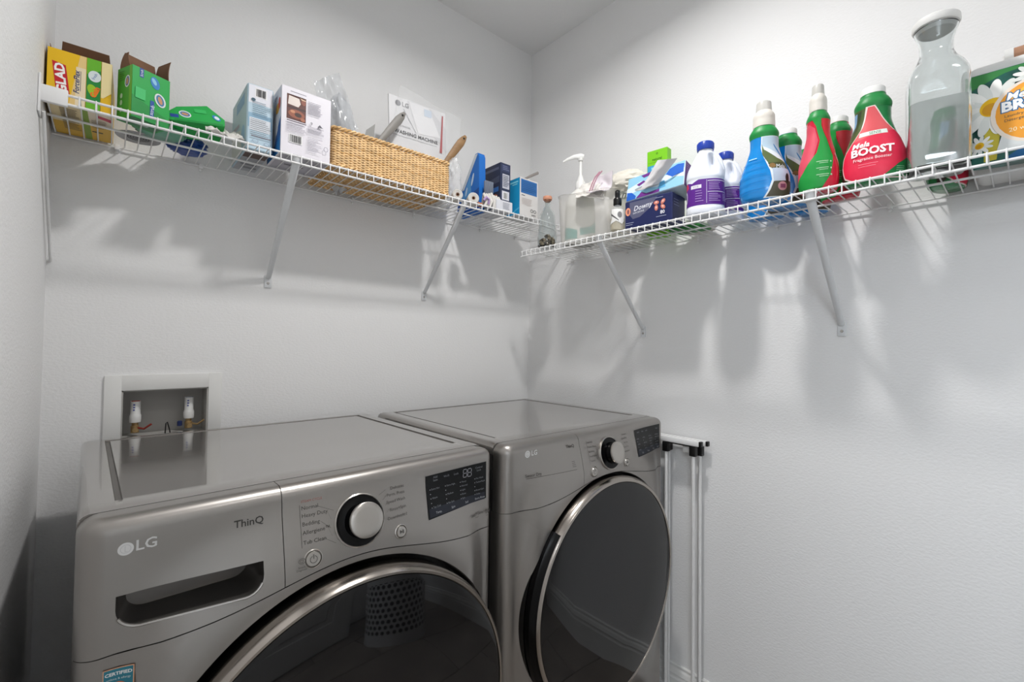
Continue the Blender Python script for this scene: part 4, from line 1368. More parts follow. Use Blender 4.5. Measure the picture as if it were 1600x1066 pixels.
tag(crumple('paper_towel', mat('soft_white_paper', 'e2e3e6', 0.8, bump=(60, .4, .004)), None, (-0.545, -0.085, B1 + 0.095), (0.045, 0.035, 0.090), 14, 0.25, floor=B1 + 0.001), 'wad of white paper behind the crumpled packaging right of the basket', 'paper')
for k, (x, y, r_) in enumerate(((-0.583, -0.255, 0.0185), (-0.516, -0.257, 0.0205))):
    t = thing('gauze_roll', ('small white roll beside the basket corner', 'larger white roll lying right of the small roll')[k], 'roll', (x, y, B1 + r_ + 0.0005), rot=(PI / 2, 0, 0), group='white rolls on the upper shelf')
    t.rotation_euler = (PI / 2, 0, -0.45)
    bm = bmesh.new(); lathe(bm, [(0.006, 0.0), (0.008, 0.001), (r_ - 0.002, 0.001), (r_, -0.001), (r_, -0.055), (0.006, -0.055)], 28); obj('roll', bm, M_WHITECLOTH, t)
    bm = bmesh.new(); lathe(bm, [(0.0065, 0.0015), (0.0035, 0.0015), (0.0035, -0.05), (0.0065, -0.05)], 16); obj('core', bm, M_CARD, t)
    bm = bmesh.new()
    for q in (0.45, 0.65, 0.85):
        tube(bm, [(r_ * q * math.cos(a), r_ * q * math.sin(a), 0.0012) for a in [2 * PI * i / 24 for i in range(24)]], 0.0005, 4, closed=True)
    obj('winding', bm, mat('roll_edge', 'a8a5a0', 0.9), t)
t = thing('cord_skein', 'tied bundle of white cotton cord in front of the navy box', 'cord', (-0.43, -0.255, B1))
rr_ = random.Random(4)
for k in range(7):
    bm = bmesh.new()
    x0 = -0.030 + 0.0115 * k
    tube(bm, [(x0 + rr_.uniform(-0.004, 0.004), 0, 0.005), (x0 + 0.004, -0.004, 0.026), (x0 - 0.005, 0.004, 0.048 + rr_.uniform(0, 0.012)), (x0 + 0.006, 0.02, 0.046), (x0 + 0.012, 0.035, 0.02)], 0.0054, 7)
    obj('strand', bm, M_WHITECLOTH, t)
bm = bmesh.new(); tube(bm, [(-0.042, -0.006, 0.022), (-0.034, -0.011, 0.034), (-0.022, -0.011, 0.028), (-0.020, -0.006, 0.012)], 0.0050, 7); obj('band', bm, mat('lilac_ribbon', 'b49ac8', 0.6, vary=(30, .1)), t)
bm = bmesh.new(); box(bm, -0.065, -0.04, 0.0, 0.02, 0.0006, 0.014, 0.004)
o = obj('orange_packet', bm, mat('orange_card', 'b0704e', 0.6, vary=(40, .2)), None, loc=(-0.43, -0.255, B1)); tag(o, 'small orange brown packet left of the cord bundle', 'packet')

t = thing('white_flat_box', 'flat white box underneath the navy box', 'box', (-0.415, -0.265, B1))
carton(t, 0.078, 0.13, 0.040, ink('dcdde4'))
printing(t, 'front_print', flat_frame((0, 0, 0), (1, 0, 0), UP), bars('8a8c98', 0.03, 0.07, 0.008, 0.034, 5, 0.002, 5))
w, d_, h = 0.050, 0.13, 0.150
t = thing('navy_box', 'upright navy blue box with white labels, between two blue boxes', 'box', (-0.388, -0.252, B1 + 0.0405), 0)
carton(t, w, d_, h, ink('26304e'))
printing(t, 'front_print', flat_frame((0, 0, 0), (1, 0, 0), UP), [('rect', '3a4468', 0.006, 0.118, 0.044, 0.144), ('rect', 'c8cad6', 0.010, 0.052, 0.044, 0.108), ('rect', 'd8d8e2', 0.008, 0.008, 0.044, 0.042)] + barcode(0.016, 0.034, 0.013, 0.036, 8, 3) + bars('5a5e70', 0.012, 0.042, 0.058, 0.104, 7, 0.0022, 9) + bars('8088a8', 0.01, 0.042, 0.122, 0.141, 3, 0.002, 2))
printing(t, 'side_print', flat_frame((0, d_, 0), (0, -1, 0), UP), [('rect', '2e3246', 0.002, 0.002, d_ - 0.002, h - 0.002), ('rect', '5a5e72', 0.03, 0.125, 0.12, 0.135), ('rect', '3a6aa8', 0.06, 0.04, 0.12, 0.058), ('ell', 'b06a44', 0.095, 0.022, 0.02, 0.010), ('poly', '4a4e60', [(0.05, 0.09), (0.125, 0.10), (0.125, 0.075), (0.05, 0.07)])])
t = thing('grey_comb', 'small ribbed grey plastic piece between the blue and navy boxes', 'plastic part', (-0.445, -0.235, B1 + 0.001))
for k in range(6):
    bm = bmesh.new(); box(bm, 0.0065 * k, 0.0065 * k + 0.0045, 0, 0.012, 0.062, 0.110, 0.0015); obj('rib', bm, mat('grey_plastic', '7c8494', 0.4, vary=(20, .05)), t)
bm = bmesh.new(); box(bm, 0, 0.037, 0.003, 0.010, 0.0, 0.064, 0.001); obj('stem', bm, MATS['grey_plastic'], t)
w, d_, h = 0.097, 0.095, 0.148
t = thing('blue_white_box', 'sky blue and white box at the right end of the upper shelf', 'box', (-0.3075, -0.2745, B1), 0)
open_carton(t, w, d_, h, ink('e0e0e0'))
printing(t, 'front_print', flat_frame((0, 0, 0), (1, 0, 0), UP), [('rect', 'dedcda', 0.001, 0.001, w - 0.001, h - 0.001), ('rect', '2a6cb0', 0.005, 0.088, w - 0.006, h - 0.005), ('text', '3a3a3c', 'OO', 0.072, 0.024, 0.020, dict(bold=0.0002)), ('text', '3a3a3c', 'UNITS', 0.073, 0.008, 0.008, dict(bold=0.0003)), ('rect', '5a5a60', 0.008, 0.078, 0.026, 0.081)] + bars('1c4f88', 0.01, 0.085, 0.095, 0.138, 6, 0.0015, 4) + bars('b8a8a4', 0.008, 0.075, 0.042, 0.07, 5, 0.0014, 5))
printing(t, 'side_print', flat_frame((0, d_, 0), (0, -1, 0), UP), [('rect', '1c9ad0', 0.001, 0.001, d_ - 0.001, h - 0.001), ('ell', 'c0a898', 0.018, 0.10, 0.013, 0.022, 0.4), ('rect', '8adcf0', 0.03, 0.13, 0.085, 0.136), ('rect', '8adcf0', 0.05, 0.122, 0.08, 0.126), ('poly', '58c0e8', [(0.04, 0.012), (0.09, 0.03), (0.09, 0.024), (0.05, 0.008)])])
t = thing('grey_spoon', 'grey spoon handle leaning out of the sky blue and white box', 'utensil', (-0.29, -0.215, B1 + 0.02))
bm = bmesh.new(); tube(bm, [(-0.01, 0, 0.110), (0.03, 0.004, 0.135), (0.08, 0.010, 0.166), (0.12, 0.014, 0.190), (0.150, 0.016, 0.207), (0.154, 0.016, 0.209)], [0.004, 0.004, 0.0048, 0.006, 0.0065, 0.003], 8, flat=0.5); obj('handle', bm, mat('warm_grey_plastic', '9a9490', 0.5, vary=(20, .05)), t)

# ------------------------------------------------------------------ things on the right shelf
def place(name, label, cat, x, y, turn=0.0, group=None):
    return thing(name, label, cat, (x, y, B2), aim(x, y) + turn, group)


# little bottle of shells with a coral stopper
JP = [(0, 0.032, 0.032), (0.004, 0.036, 0.036), (0.03, 0.0365, 0.0365), (0.08, 0.0335, 0.0335), (0.115, 0.031, 0.031), (0.14, 0.0225, 0.0225), (0.158, 0.0125, 0.0125), (0.172, 0.0115, 0.0115), (0.176, 0.0145, 0.0145), (0.180, 0.0145, 0.0145), (0.182, 0.011, 0.011)]
t = place('shell_bottle', 'small glass bottle of shells with coral stopper in the corner', 'bottle', -0.246, -0.366)
thin_glass = mat('thin_glass', 'e4e8ea', 0.02, alpha=0.2, spec=1.0, ior=1.6)
bm = bmesh.new()
zo = frange(0, 0.182, 40)
RR = [[(interp(JP, z)[0], z) for z in zo], [(max(0.002, interp(JP, z)[0] - 0.0022), max(z, 0.003)) for z in reversed(zo)]]
lathe(bm, [(0, 0)] + RR[0] + RR[1] + [(0, 0.003)], 40)
obj('glass', bm, mat('carafe_glass', 'eef2f2', 0.0, trans=1.0, ior=1.45), t, angle=60)
bm = bmesh.new(); lathe(bm, [(0, 0.176), (0.010, 0.176), (0.0115, 0.183), (0.0165, 0.184), (0.018, 0.19), (0.0165, 0.197), (0, 0.199)], 24); obj('stopper', bm, mat('coral_wood', 'd8997c', 0.5, vary=(40, .1)), t)
rr_ = random.Random(8)
cols_ = ['9a8870', 'c8b89e', '4e443a', '6a5c4a', 'a8967c']
for k in range(60):
    a, q = rr_.uniform(0, 2 * PI), 0.027 * math.sqrt(rr_.random())
    bm = bmesh.new()
    bmesh.ops.create_icosphere(bm, subdivisions=1, radius=1)
    S_ = (rr_.uniform(0.007, 0.012), rr_.uniform(0.006, 0.010), rr_.uniform(0.004, 0.007))
    bm.transform(Matrix.Translation((q * math.cos(a), q * math.sin(a), 0.008 + rr_.random() * 0.042 * (1 - q / 0.05))) @ Matrix.Rotation(rr_.uniform(0, 3), 4, 'Y') @ Matrix.Diagonal((*S_, 1)))
    obj('shell', bm, mat('shell_' + cols_[k % 5], cols_[k % 5], 0.6, vary=(60, .2)), t)

# frosted bin with the pump bottle in it
t = thing('frosted_bin', 'frosted translucent plastic bin holding bottles on the lower shelf', 'container', (-0.250, -0.665, B2), 0)
bm = bmesh.new()
def bin_ring(z, grow, th=0.0):
    pts = rr_path(0.122, 0.245, 0.03, step=0.012, ins=th)
    out = []
    for x, y, nx, ny in pts:
        wz = z + (0.006 * noise.noise(Vector((x * 12, y * 12, 1))) + 0.024 * (y / 0.268 - 0.5) if z > 0.1 else 0)
        out.append(bm.verts.new((x + nx * grow, y + ny * grow, wz)))
    return out
R = [bin_ring(0.0, -0.008), bin_ring(0.004, -0.004), bin_ring(0.09, 0.002), bin_ring(0.165, 0.006), bin_ring(0.171, 0.0095), bin_ring(0.171, 0.0035)]
for A, B in zip(R, R[1:]):
    for i in range(len(A)):
        bm.faces.new((A[i], A[(i + 1) % len(A)], B[(i + 1) % len(A)], B[i]))
bm.faces.new(R[0][::-1])
obj('body', bm, M_FROST, t)
LP = [(0, 0.052, 0.036), (0.004, 0.056, 0.040), (0.12, 0.056, 0.040), (0.165, 0.052, 0.037), (0.195, 0.036, 0.028), (0.208, 0.020, 0.018), (0.215, 0.017, 0.017), (0.235, 0.017, 0.017)]
t = place('lotion_pump_bottle', 'white pump bottle with teal label standing in the frosted bin', 'bottle', -0.186, -0.480)
bm = bmesh.new(); loft(bm, LP, frange(0, 0.215, 36), 40, 0.9); obj('body', bm, mat('milky_plastic', 'e2e2de', 0.35, vary=(8, .02)), t)
printing(t, 'label_print', bottle_frame(LP, 0.9), [('poly', '4fa8a0', [(-0.95, 0.018), (-0.1, 0.018), (-0.1, 0.050), (-0.5, 0.060), (-0.95, 0.062)]), ('poly', '4fa8a0', [(0.0, 0.055), (0.4, 0.062), (0.9, 0.085), (0.9, 0.045), (0.4, 0.038), (0.0, 0.03)]), ('text', 'a8a8a8', 'lotion', 0, 0.15, 0.022, dict(sx=6))], step=(0.05, 0.01))
bm = bmesh.new()
lathe(bm, [(0.019, 0.212), (0.019, 0.235), (0.013, 0.245), (0.008, 0.262), (0.0055, 0.266), (0.0055, 0.318), (0.009, 0.320), (0.010, 0.330), (0, 0.333)], 24)
tube(bm, [(0.012, 0, 0.336), (0, 0, 0.338), (-0.025, 0, 0.336), (-0.048, 0, 0.328), (-0.066, 0, 0.318)], [0.008, 0.0105, 0.0085, 0.0055, 0.0035], 10, flat=0.65)
obj('pump', bm, M_WHITEP, t)
# cloths on top
t = thing('folded_cloth', 'white cloth with a pink striped hem draped over the frosted bin', 'cloth', (-0.235, -0.53, B2 + 0.175), 0)
sheet('fabric', M_WHITECLOTH, t, [(-0.034, -0.120, -0.048), (-0.040, 0.0, -0.020), (0.035, 0.045, 0.050), (0.035, -0.07, 0.062)], 0.003, amp=0.009, freq=2.2, seed=11)
sheet('fabric_fold', mat('pink_grey_cloth', 'd3ccd2', 0.9), t, [(-0.035, -0.125, -0.030), (-0.045, -0.055, -0.020), (0.01, -0.05, 0.055), (0.015, -0.125, 0.050)], 0.003, amp=0.008, freq=1.8, seed=5, bend=lambda u, v: 0.02 * math.sin(PI * v))
bm = bmesh.new()
for k in range(2):
    tube(bm, [(-0.052, -0.088 + 0.010 * k, -0.024), (-0.046, -0.092 + 0.010 * k, -0.002), (-0.030, -0.094 + 0.010 * k, 0.028), (-0.008, -0.096 + 0.010 * k, 0.052)], 0.0024, 6, flat=0.5)
obj('stripe', bm, mat('pink_stripe', 'c08a9c', 0.8, vary=(20, .05)), t)
t = thing('cleaning_rag', 'heap of cream white rags behind the little spray bottle', 'cloth', (-0.072, -0.555, B2), 0)
crumple('fabric', M_WHITECLOTH, t, (0, -0.055, 0.115), (0.040, 0.075, 0.125), 31, 0.25, floor=0.001)
crumple('fabric_fold', mat('cream_cloth', 'e4dfd4', 0.9, bump=(200, .3, .002)), t, (-0.008, -0.05, 0.225), (0.045, 0.080, 0.042), 33, 0.3)
bm = bmesh.new()
for k in range(4):
    tube(bm, [(-0.044, -0.06 - 0.014 * k, 0.160), (-0.056, -0.08 - 0.013 * k, 0.176 - 0.004 * k), (-0.050, -0.11 - 0.010 * k, 0.160)], 0.0028, 6)
obj('stripe', bm, mat('navy_stripe', '34303c', 0.8, vary=(60, .3)), t)

# spray bottle
t = place('spray_bottle', 'small clear spray bottle with a black pump top', 'bottle', -0.262, -0.706)
SP = [(0, 0.021, 0.021), (0.003, 0.0245, 0.0245), (0.05, 0.0245, 0.0245), (0.068, 0.023, 0.023), (0.083, 0.012, 0.012), (0.09, 0.0105, 0.0105)]
bm = bmesh.new(); loft(bm, SP, frange(0, 0.09, 26), 28, 1.0); obj('bottle', bm, thin_glass, t)
bm = bmesh.new(); loft(bm, [(0, .02, .02), (.003, .0232, .0232), (.04, .0232, .0232)], [0.0012, 0.003, 0.02, 0.040], 24); obj('liquid', bm, mat('pale_amber_liquid', 'c8bc98', 0.1, alpha=0.6), t)
printing(t, 'label_print', bottle_frame(SP), [('poly', 'e6e6e4', [(-0.7, 0.02), (-0.45, 0.045), (-0.6, 0.07), (0.6, 0.068), (0.62, 0.03), (0.4, 0.02), (-0.1, 0.03)]), ('poly', '5a5a5c', [(-0.6, 0.05), (0.1, 0.03), (0.12, 0.033), (-0.55, 0.055)]), ('ring', '8a8a8c', 0.2, 0.05, 0.2, 0.01, 0.02)], step=(0.1, 0.01))
bm = bmesh.new(); lathe(bm, [(0.0125, 0.086), (0.0135, 0.088), (0.0135, 0.106), (0.011, 0.110), (0.0085, 0.112), (0.0085, 0.133), (0.007, 0.135), (0, 0.135)], 24)
box(bm, -0.004, 0.004, -0.010, -0.006, 0.122, 0.129, 0.001)
obj('pump', bm, M_BLACKP, t)

# dryer sheet box: navy
t = thing('navy_dryer_sheet_box', 'navy box of dryer sheets with a silver banner beneath the tissue box', 'box', (-0.262, -0.735, B2), -PI / 2 + 0.05)
w, d_, h = 0.163, 0.085, 0.090
carton(t, w, d_, h, ink('1a2456'), bev=0.003)
printing(t, 'front_print', flat_frame((0, 0, 0), (1, 0, 0), UP), [
    ('poly', '5c5e78', [(0.018, 0.045), (0.03, 0.03), (0.055, 0.033), (0.09, 0.055), (0.115, 0.085), (0.018, 0.085)]), ('text', 'e2e4ec', 'Downy', 0.064, 0.064, 0.022, dict(shear=0.3, bold=0.0003, rot=0.1)), ('text', 'e2e4ec', 'INFUSIONS', 0.05, 0.049, 0.008, dict(rot=0.1)),
    ('ell', 'f0a07c', 0.0125, 0.056, 0.009, 0.013), ('ell', '8c5a60', 0.013, 0.056, 0.004, 0.008)]
    + [('ell', 'd07c6c', 0.112 + 0.022 * (k % 2), 0.066 - 0.016 * (k // 2), 0.009, 0.006, 0.8 * k) for k in range(4)]
    + [('ell', 'f0c0b0', 0.112 + 0.022 * (k % 2), 0.067 - 0.016 * (k // 2), 0.004, 0.003, 0.8 * k) for k in range(4)]
    + [('text', 'e2e4ec', '80', 0.133, 0.0335, 0.015, dict(bold=0.0003)), ('rect', 'aab0c8', 0.112, 0.021, 0.145, 0.0225), ('rect', 'aab0c8', 0.006, 0.018, 0.034, 0.0195), ('rect', 'aab0c8', 0.006, 0.012, 0.030, 0.0135), ('rect', '9aa0bc', 0.110, 0.079, 0.135, 0.0805)])
printing(t, 'side_print', flat_frame((w, 0, 0), (0, 1, 0), UP), bars('8088b0', 0.01, 0.05, 0.05, 0.075, 3, 0.0015, 6))
# tissue box leaning on top
t = thing('tissue_box', 'blue, white and purple patterned tissue box torn open on the navy box', 'tissue box', (-0.247, -0.728, B2 + 0.0925), rot=(0, 0, -PI / 2 + 0.02))
w, d_, h = 0.200, 0.085, 0.088
K = Matrix.Rotation(math.radians(-14), 4, 'X') @ Matrix.Rotation(math.radians(-3), 4, 'Y')
bm = bmesh.new(); box(bm, 0, w, 0, d_, 0.003, h, 0.002, 1)
bm.transform(K); obj('carton', bm, ink('cfe0ea'), t, smooth=False)
fr = lambda u, v, o: K @ Vector((u, -o, v + 0.003))
printing(t, 'front_print', fr, [('rect', '8fc4e0', 0.002, 0.002, w - 0.002, 0.083), ('poly', 'd6e4ee', [(0.0, 0.02), (0.06, 0.035), (0.11, 0.02), (0.16, 0.04), (0.198, 0.03), (0.198, 0.06), (0.12, 0.05), (0.05, 0.06), (0.0, 0.045)]),
    ('poly', '1f5fc0', [(0.002, 0.002), (0.035, 0.002), (0.036, 0.012), (0.02, 0.028), (0.002, 0.032)]), ('poly', '1f5fc0', [(0.138, 0.055), (0.15, 0.07), (0.175, 0.078), (0.196, 0.074), (0.196, 0.045), (0.16, 0.04)]),
    ('poly', '6a2c84', [(0.038, 0.004), (0.055, 0.020), (0.075, 0.010), (0.12, 0.012), (0.12, 0.002), (0.04, 0.002)]), ('poly', '6a2c84', [(0.035, 0.052), (0.06, 0.060), (0.068, 0.054), (0.045, 0.044)]), ('poly', '6a2c84', [(0.050, 0.080), (0.08, 0.083), (0.115, 0.083), (0.10, 0.074), (0.06, 0.070)]),
    ('poly', '57a8d8', [(0.115, 0.012), (0.14, 0.014), (0.135, 0.036), (0.12, 0.034)]), ('ell', '9aa0a6', 0.075, 0.034, 0.045, 0.0075, -0.02), ('ell', 'c4c2c0', 0.078, 0.030, 0.040, 0.004, -0.02)])
fr2 = lambda u, v, o: K @ Vector((w + o, u, v + 0.003))
printing(t, 'side_print', fr2, [('rect', '5c2a7c', 0.001, 0.001, d_ - 0.001, 0.083)] + bars('9a70b0', 0.01, 0.05, 0.05, 0.078, 4, 0.002, 3))
o = sheet('tissue', mat('tissue_paper', 'dcdadc', 0.9), t, [(0.055, 0.005, 0.036), (0.118, 0.004, 0.036), (0.185, -0.004, 0.094), (0.128, -0.018, 0.100)], 0.0012, amp=0.004, freq=1.2, seed=3, bend=lambda u, v: 0.012 * math.sin(PI * u))
t = thing('green_carton', 'lime green carton standing behind the tissue box', 'box', (-0.115, -0.722, B2), -PI / 2 + 0.08)
w, d_, h = 0.074, 0.03, 0.300
carton(t, w, d_, h, ink('7cc820'))
printing(t, 'front_print', flat_frame((0, 0, 0), (1, 0, 0), UP), [('rect', '3f98c8', 0.002, 0.22, w - 0.002, 0.248), ('text', '2c5a18', 'o', w / 2, 0.288, 0.016), ('text', '3a6a1c', 'natural', w / 2, 0.268, 0.013, dict(bold=0.0002)), ('rect', '8cd4ec', 0.016, 0.234, 0.06, 0.242), ('rect', '5fa018', 0.006, 0.2575, w - 0.006, 0.2585)])
t = thing('green_packet', 'flat green packet lying on the shelf behind the navy box', 'packet', (-0.145, -0.822, B2), -PI / 2)
bm = bmesh.new(); box(bm, 0, 0.11, 0, 0.075, 0.0004, 0.012, 0.004, 2); obj('packet', bm, mat('green_film', '2f8a3c', 0.4, vary=(30, .15)), t)
tag(crumple('cleaning_rag', M_WHITECLOTH, None, (-0.058, -0.875, B2 + 0.022), (0.040, 0.060, 0.022), 41, 0.3, floor=B2 + 0.0005), 'flattened white rag against the wall behind the bleach bottles', 'cloth')

# bleach bottles
BP = [(0, 0.046, 0.036), (0.004, 0.051, 0.041), (0.018, 0.052, 0.042), (0.024, 0.0505, 0.0405), (0.100, 0.0505, 0.0405), (0.106, 0.052, 0.042), (0.125, 0.050, 0.040), (0.155, 0.038, 0.031), (0.178, 0.026, 0.023), (0.190, 0.0195, 0.0185), (0.194, 0.0195, 0.0185)]


def bleach(label, x, y, turn, s=1.0):
    t = place('bleach_bottle', label, 'bottle', x, y, turn, 'white bleach bottles with blue caps')
    t.scale = (s, s, s)
    white = mat('bleach_plastic', 'e6eaf2', 0.3, vary=(8, .01))
    bm = bmesh.new()
    n = 56
    zs = frange(0, 0.194, 60)
    loft(bm, BP, zs, n, 0.85)
    bm.verts.ensure_lookup_table()
    # hollow moulded beside the handle, right and left of the grip
    for v in bm.verts:
        z = v.co.z
        if 0.112 < z < 0.180:
            g = math.sin((z - 0.112) / 0.068 * PI)
            for sx in (0.014 + 0.14 * (0.18 - z),):
                ex = math.exp(-((v.co.x - sx) / 0.0075) ** 2)
                if v.co.y < 0:
                    v.co.y += 0.030 * g * ex
                else:
                    v.co.y -= 0.030 * g * ex
    obj('body', bm, white, t, angle=60)
    bm = bmesh.new()
    tube(bm, [(0.012, 0, 0.186), (0.027, 0, 0.176), (0.038, 0, 0.155), (0.044, 0, 0.130), (0.043, 0, 0.112)], [0.007, 0.009, 0.0095, 0.0095, 0.009], 10)
    obj('handle', bm, white, t)
    bm = bmesh.new()
    lathe(bm, [(0.0195, 0.192), (0.0225, 0.193), (0.0230, 0.197), (0.0228, 0.213), (0.021, 0.2155), (0, 0.216)], 36)
    cap = obj('cap', bm, mat('royal_blue_cap', '1f3fa4', 0.35, vary=(20, .03)), t)
    bm = bmesh.new()
    for k in range(30):
        a = 2 * PI * k / 30
        tube(bm, [(0.023 * math.cos(a), 0.023 * math.sin(a), 0.197), (0.023 * math.cos(a), 0.023 * math.sin(a), 0.212)], 0.0008, 4)
    obj('cap_ribs', bm, MATS['royal_blue_cap'], cap)
    P_ = '5c1f8c'
    sh = [('poly', P_, [(-1, 0.026), (1, 0.026), (1, 0.098), (-0.2, 0.099), (-0.45, 0.090), (-0.75, 0.096), (-1, 0.088)]), ('poly', 'd0285a', [(-1, 0.086), (-0.85, 0.094), (-0.70, 0.094), (-0.62, 0.080), (-1, 0.070)]), ('ell', 'e8e4f0', -0.86, 0.055, 0.13, 0.018), ('ell', P_, -0.86, 0.055, 0.07, 0.011),
          ('rect', 'e8e4f0', -0.5, 0.074, -0.1, 0.084), ('text', '5a3a7c', '121 FL OZ', -0.3, 0.079, 0.007, dict(sx=7)), ('rect', 'cfc8e0', 0.02, 0.030, 0.03, 0.096), ('rect', 'cfc8e0', 0.05, 0.0605, 0.95, 0.0625), ('rect', 'e0dcec', 0.05, 0.0915, 0.95, 0.0935)]
    for i, (a, b, c_, d2) in enumerate(((-0.3, -0.02, 0.034, 0.070), (0.08, 0.5, 0.066, 0.089), (0.08, 0.5, 0.033, 0.057), (0.58, 0.9, 0.035, 0.056))):
        sh += bars('b094cc', a, b, c_, d2, 5, 0.0016, 20 + i)
    printing(t, 'label_print', bottle_frame(BP, 0.85), sh, step=(0.06, 0.02))
    return t


bleach('large white bleach bottle with purple label, nearer the shelf edge', -0.222, -0.985, 0.0)
bleach('partly hidden white bleach bottle standing behind the nearer one', -0.125, -1.000, -0.15, 0.97)

# fabric scent bottles
FP = [(0, 0.046, 0.028), (0.004, 0.051, 0.032), (0.03, 0.0555, 0.035), (0.055, 0.055, 0.035), (0.085, 0.047, 0.032), (0.115, 0.037, 0.029), (0.140, 0.0315, 0.027), (0.158, 0.0315, 0.0275), (0.170, 0.033, 0.029), (0.182, 0.028, 0.026), (0.190, 0.0225, 0.0225), (0.193, 0.0225, 0.0225)]


def scent_bottle(label, x, y, kind, turn=0.0, s=1.0, cap='tall', group=None, sxy=1.0):
    t = place('scent_booster_bottle', label, 'bottle', x, y, turn, group)
    t.scale = (s * sxy, s, s)
    base = {'blue': '1488d6', 'red': 'd2203c', 'mela': '128040'}[kind]
    bm = bmesh.new(); loft(bm, FP, frange(0, 0.193, 64), 56, 0.92)
    obj('body', bm, mat('gloss_' + kind, base, 0.22, coat=0.3, vary=(8, .04)), t, angle=60)
    GR, G2 = '12863c', '0c6a34'
    if kind == 'blue':
        sh = [('rect', GR, -1, 0.158, 1, 0.1925), ('poly', 'e4eef4', [(-0.10, 0.158), (-0.12, 0.13), (0.02, 0.098), (0.14, 0.070), (0.18, 0.045), (0.08, 0.018), (-0.02, 0.002), (1, 0.002), (1, 0.158)]),
              ('poly', 'b8d0e2', [(-0.06, 0.157), (-0.08, 0.135), (1, 0.095), (1, 0.157)]), ('poly', '5a6a3a', [(-0.08, 0.140), (0.0, 0.124), (0.45, 0.100), (1, 0.085), (1, 0.070), (0.18, 0.078), (-0.05, 0.112)]), ('ell', '2a7ab8', 0.6, 0.117, 0.2, 0.005, -0.1),
              ('poly', '3f4a28', [(0.10, 0.088), (1, 0.090), (1, 0.070), (0.20, 0.072)]), ('ell', '8a6a3a', 0.22, 0.081, 0.10, 0.006), ('poly', 'b8c8dc', [(0.20, 0.074), (1, 0.072), (1, 0.040), (0.22, 0.042)]), ('text', 'e8f2fa', 'Mela', 0.48, 0.078, 0.015, dict(sx=12, shear=0.2)),
              ('poly', '4a4636', [(0.22, 0.040), (1, 0.042), (1, 0.004), (0.04, 0.004), (0.14, 0.02)]), ('ell', 'b8848c', 0.48, 0.028, 0.15, 0.011), ('rect', '7a3a5a', 0.40, 0.023, 0.58, 0.033), ('ell', '2a2a24', 0.66, 0.048, 0.08, 0.012),
              ('rect', 'a8dcf4', -0.56, 0.103, -0.22, 0.1055)]
        for i in range(5):
            sh.append(('poly', '1272ba', [(-0.9, 0.018 + 0.018 * i), (0.05, 0.026 + 0.018 * i), (0.05, 0.027 + 0.018 * i), (-0.9, 0.0195 + 0.018 * i)]))
    elif kind == 'red':
        sh = [('rect', GR, -1, 0.165, 1, 0.1925), ('poly', 'd84a60', [(-1, 0.155), (-0.5, 0.158), (-0.15, 0.145), (0.0, 0.115), (-0.15, 0.075), (-0.6, 0.035), (-1, 0.02)]),
              ('poly', '14963c', [(-0.35, 0.170), (0.15, 0.168), (0.15, 0.150), (0.40, 0.115), (0.52, 0.075), (0.36, 0.03), (0.1, 0.002), (-1, 0.002), (-0.95, 0.022), (-0.5, 0.045), (-0.05, 0.085), (0.06, 0.115), (-0.1, 0.15)]),
              ('poly', 'e0303c', [(0.15, 0.165), (1, 0.165), (1, 0.1), (0.56, 0.075), (0.42, 0.115), (0.2, 0.150)])]
        for i in range(3):
            sh += [('rect', 'b8e0b8', -0.05, 0.062 - 0.0155 * i, 0.30, 0.0635 - 0.0155 * i), ('rect', 'b8e0b8', 0.02, 0.058 - 0.0155 * i, 0.28, 0.0592 - 0.0155 * i), ('ell', 'b8e0b8', 0.38, 0.061 - 0.0155 * i, 0.03, 0.002)]
    else:
        sh = [('rect', '16803c', -1, 0.160, 1, 0.1925), ('poly', '4a5a2c', [(-1, 0.16), (-0.1, 0.16), (-0.3, 0.12), (-0.6, 0.085), (-1, 0.06)]), ('poly', '7aa4cc', [(-1, 0.155), (-0.45, 0.155), (-0.62, 0.13), (-1, 0.11)]), ('poly', '38452a', [(-0.6, 0.155), (-0.38, 0.157), (-0.55, 0.12), (-0.75, 0.10)]),
              ('poly', '3a2a20', [(-1, 0.06), (-0.85, 0.05), (-0.7, 0.01), (-1, 0.002)]), ('poly', 'f0dcd8', [(-0.22, 0.162), (0.06, 0.162), (0.5, 0.115), (0.96, 0.085), (1, 0.002), (-0.4, 0.002), (-0.72, 0.015), (-0.82, 0.04), (-0.72, 0.075), (-0.35, 0.115)]),
              ('poly', 'e05a60', [(-0.15, 0.160), (0.04, 0.160), (0.4, 0.120), (0.6, 0.105), (0.1, 0.09), (-0.55, 0.090), (-0.3, 0.118)]),
              ('poly', 'e4264a', [(-0.55, 0.090), (0.62, 0.105), (1.0, 0.082), (1.0, 0.004), (-0.38, 0.004), (-0.68, 0.018), (-0.77, 0.042), (-0.70, 0.072)]), ('rect', 'e8f0ea', -0.36, 0.098, 0.36, 0.107), ('text', '2a7a3a', 'SENSE', 0.05, 0.1022, 0.0085, dict(sx=12)),
              ('poly', '127a3a', [(0.12, 0.004), (1, 0.004), (1, 0.050), (0.5, 0.030)])] + bars('9ad0a8', 0.45, 0.75, 0.010, 0.026, 4, 0.001, 5)
    frb = bottle_frame(FP, 0.92)
    printing(t, 'label_print', frb, sh, step=(0.05, 0.003), base=0.0004)
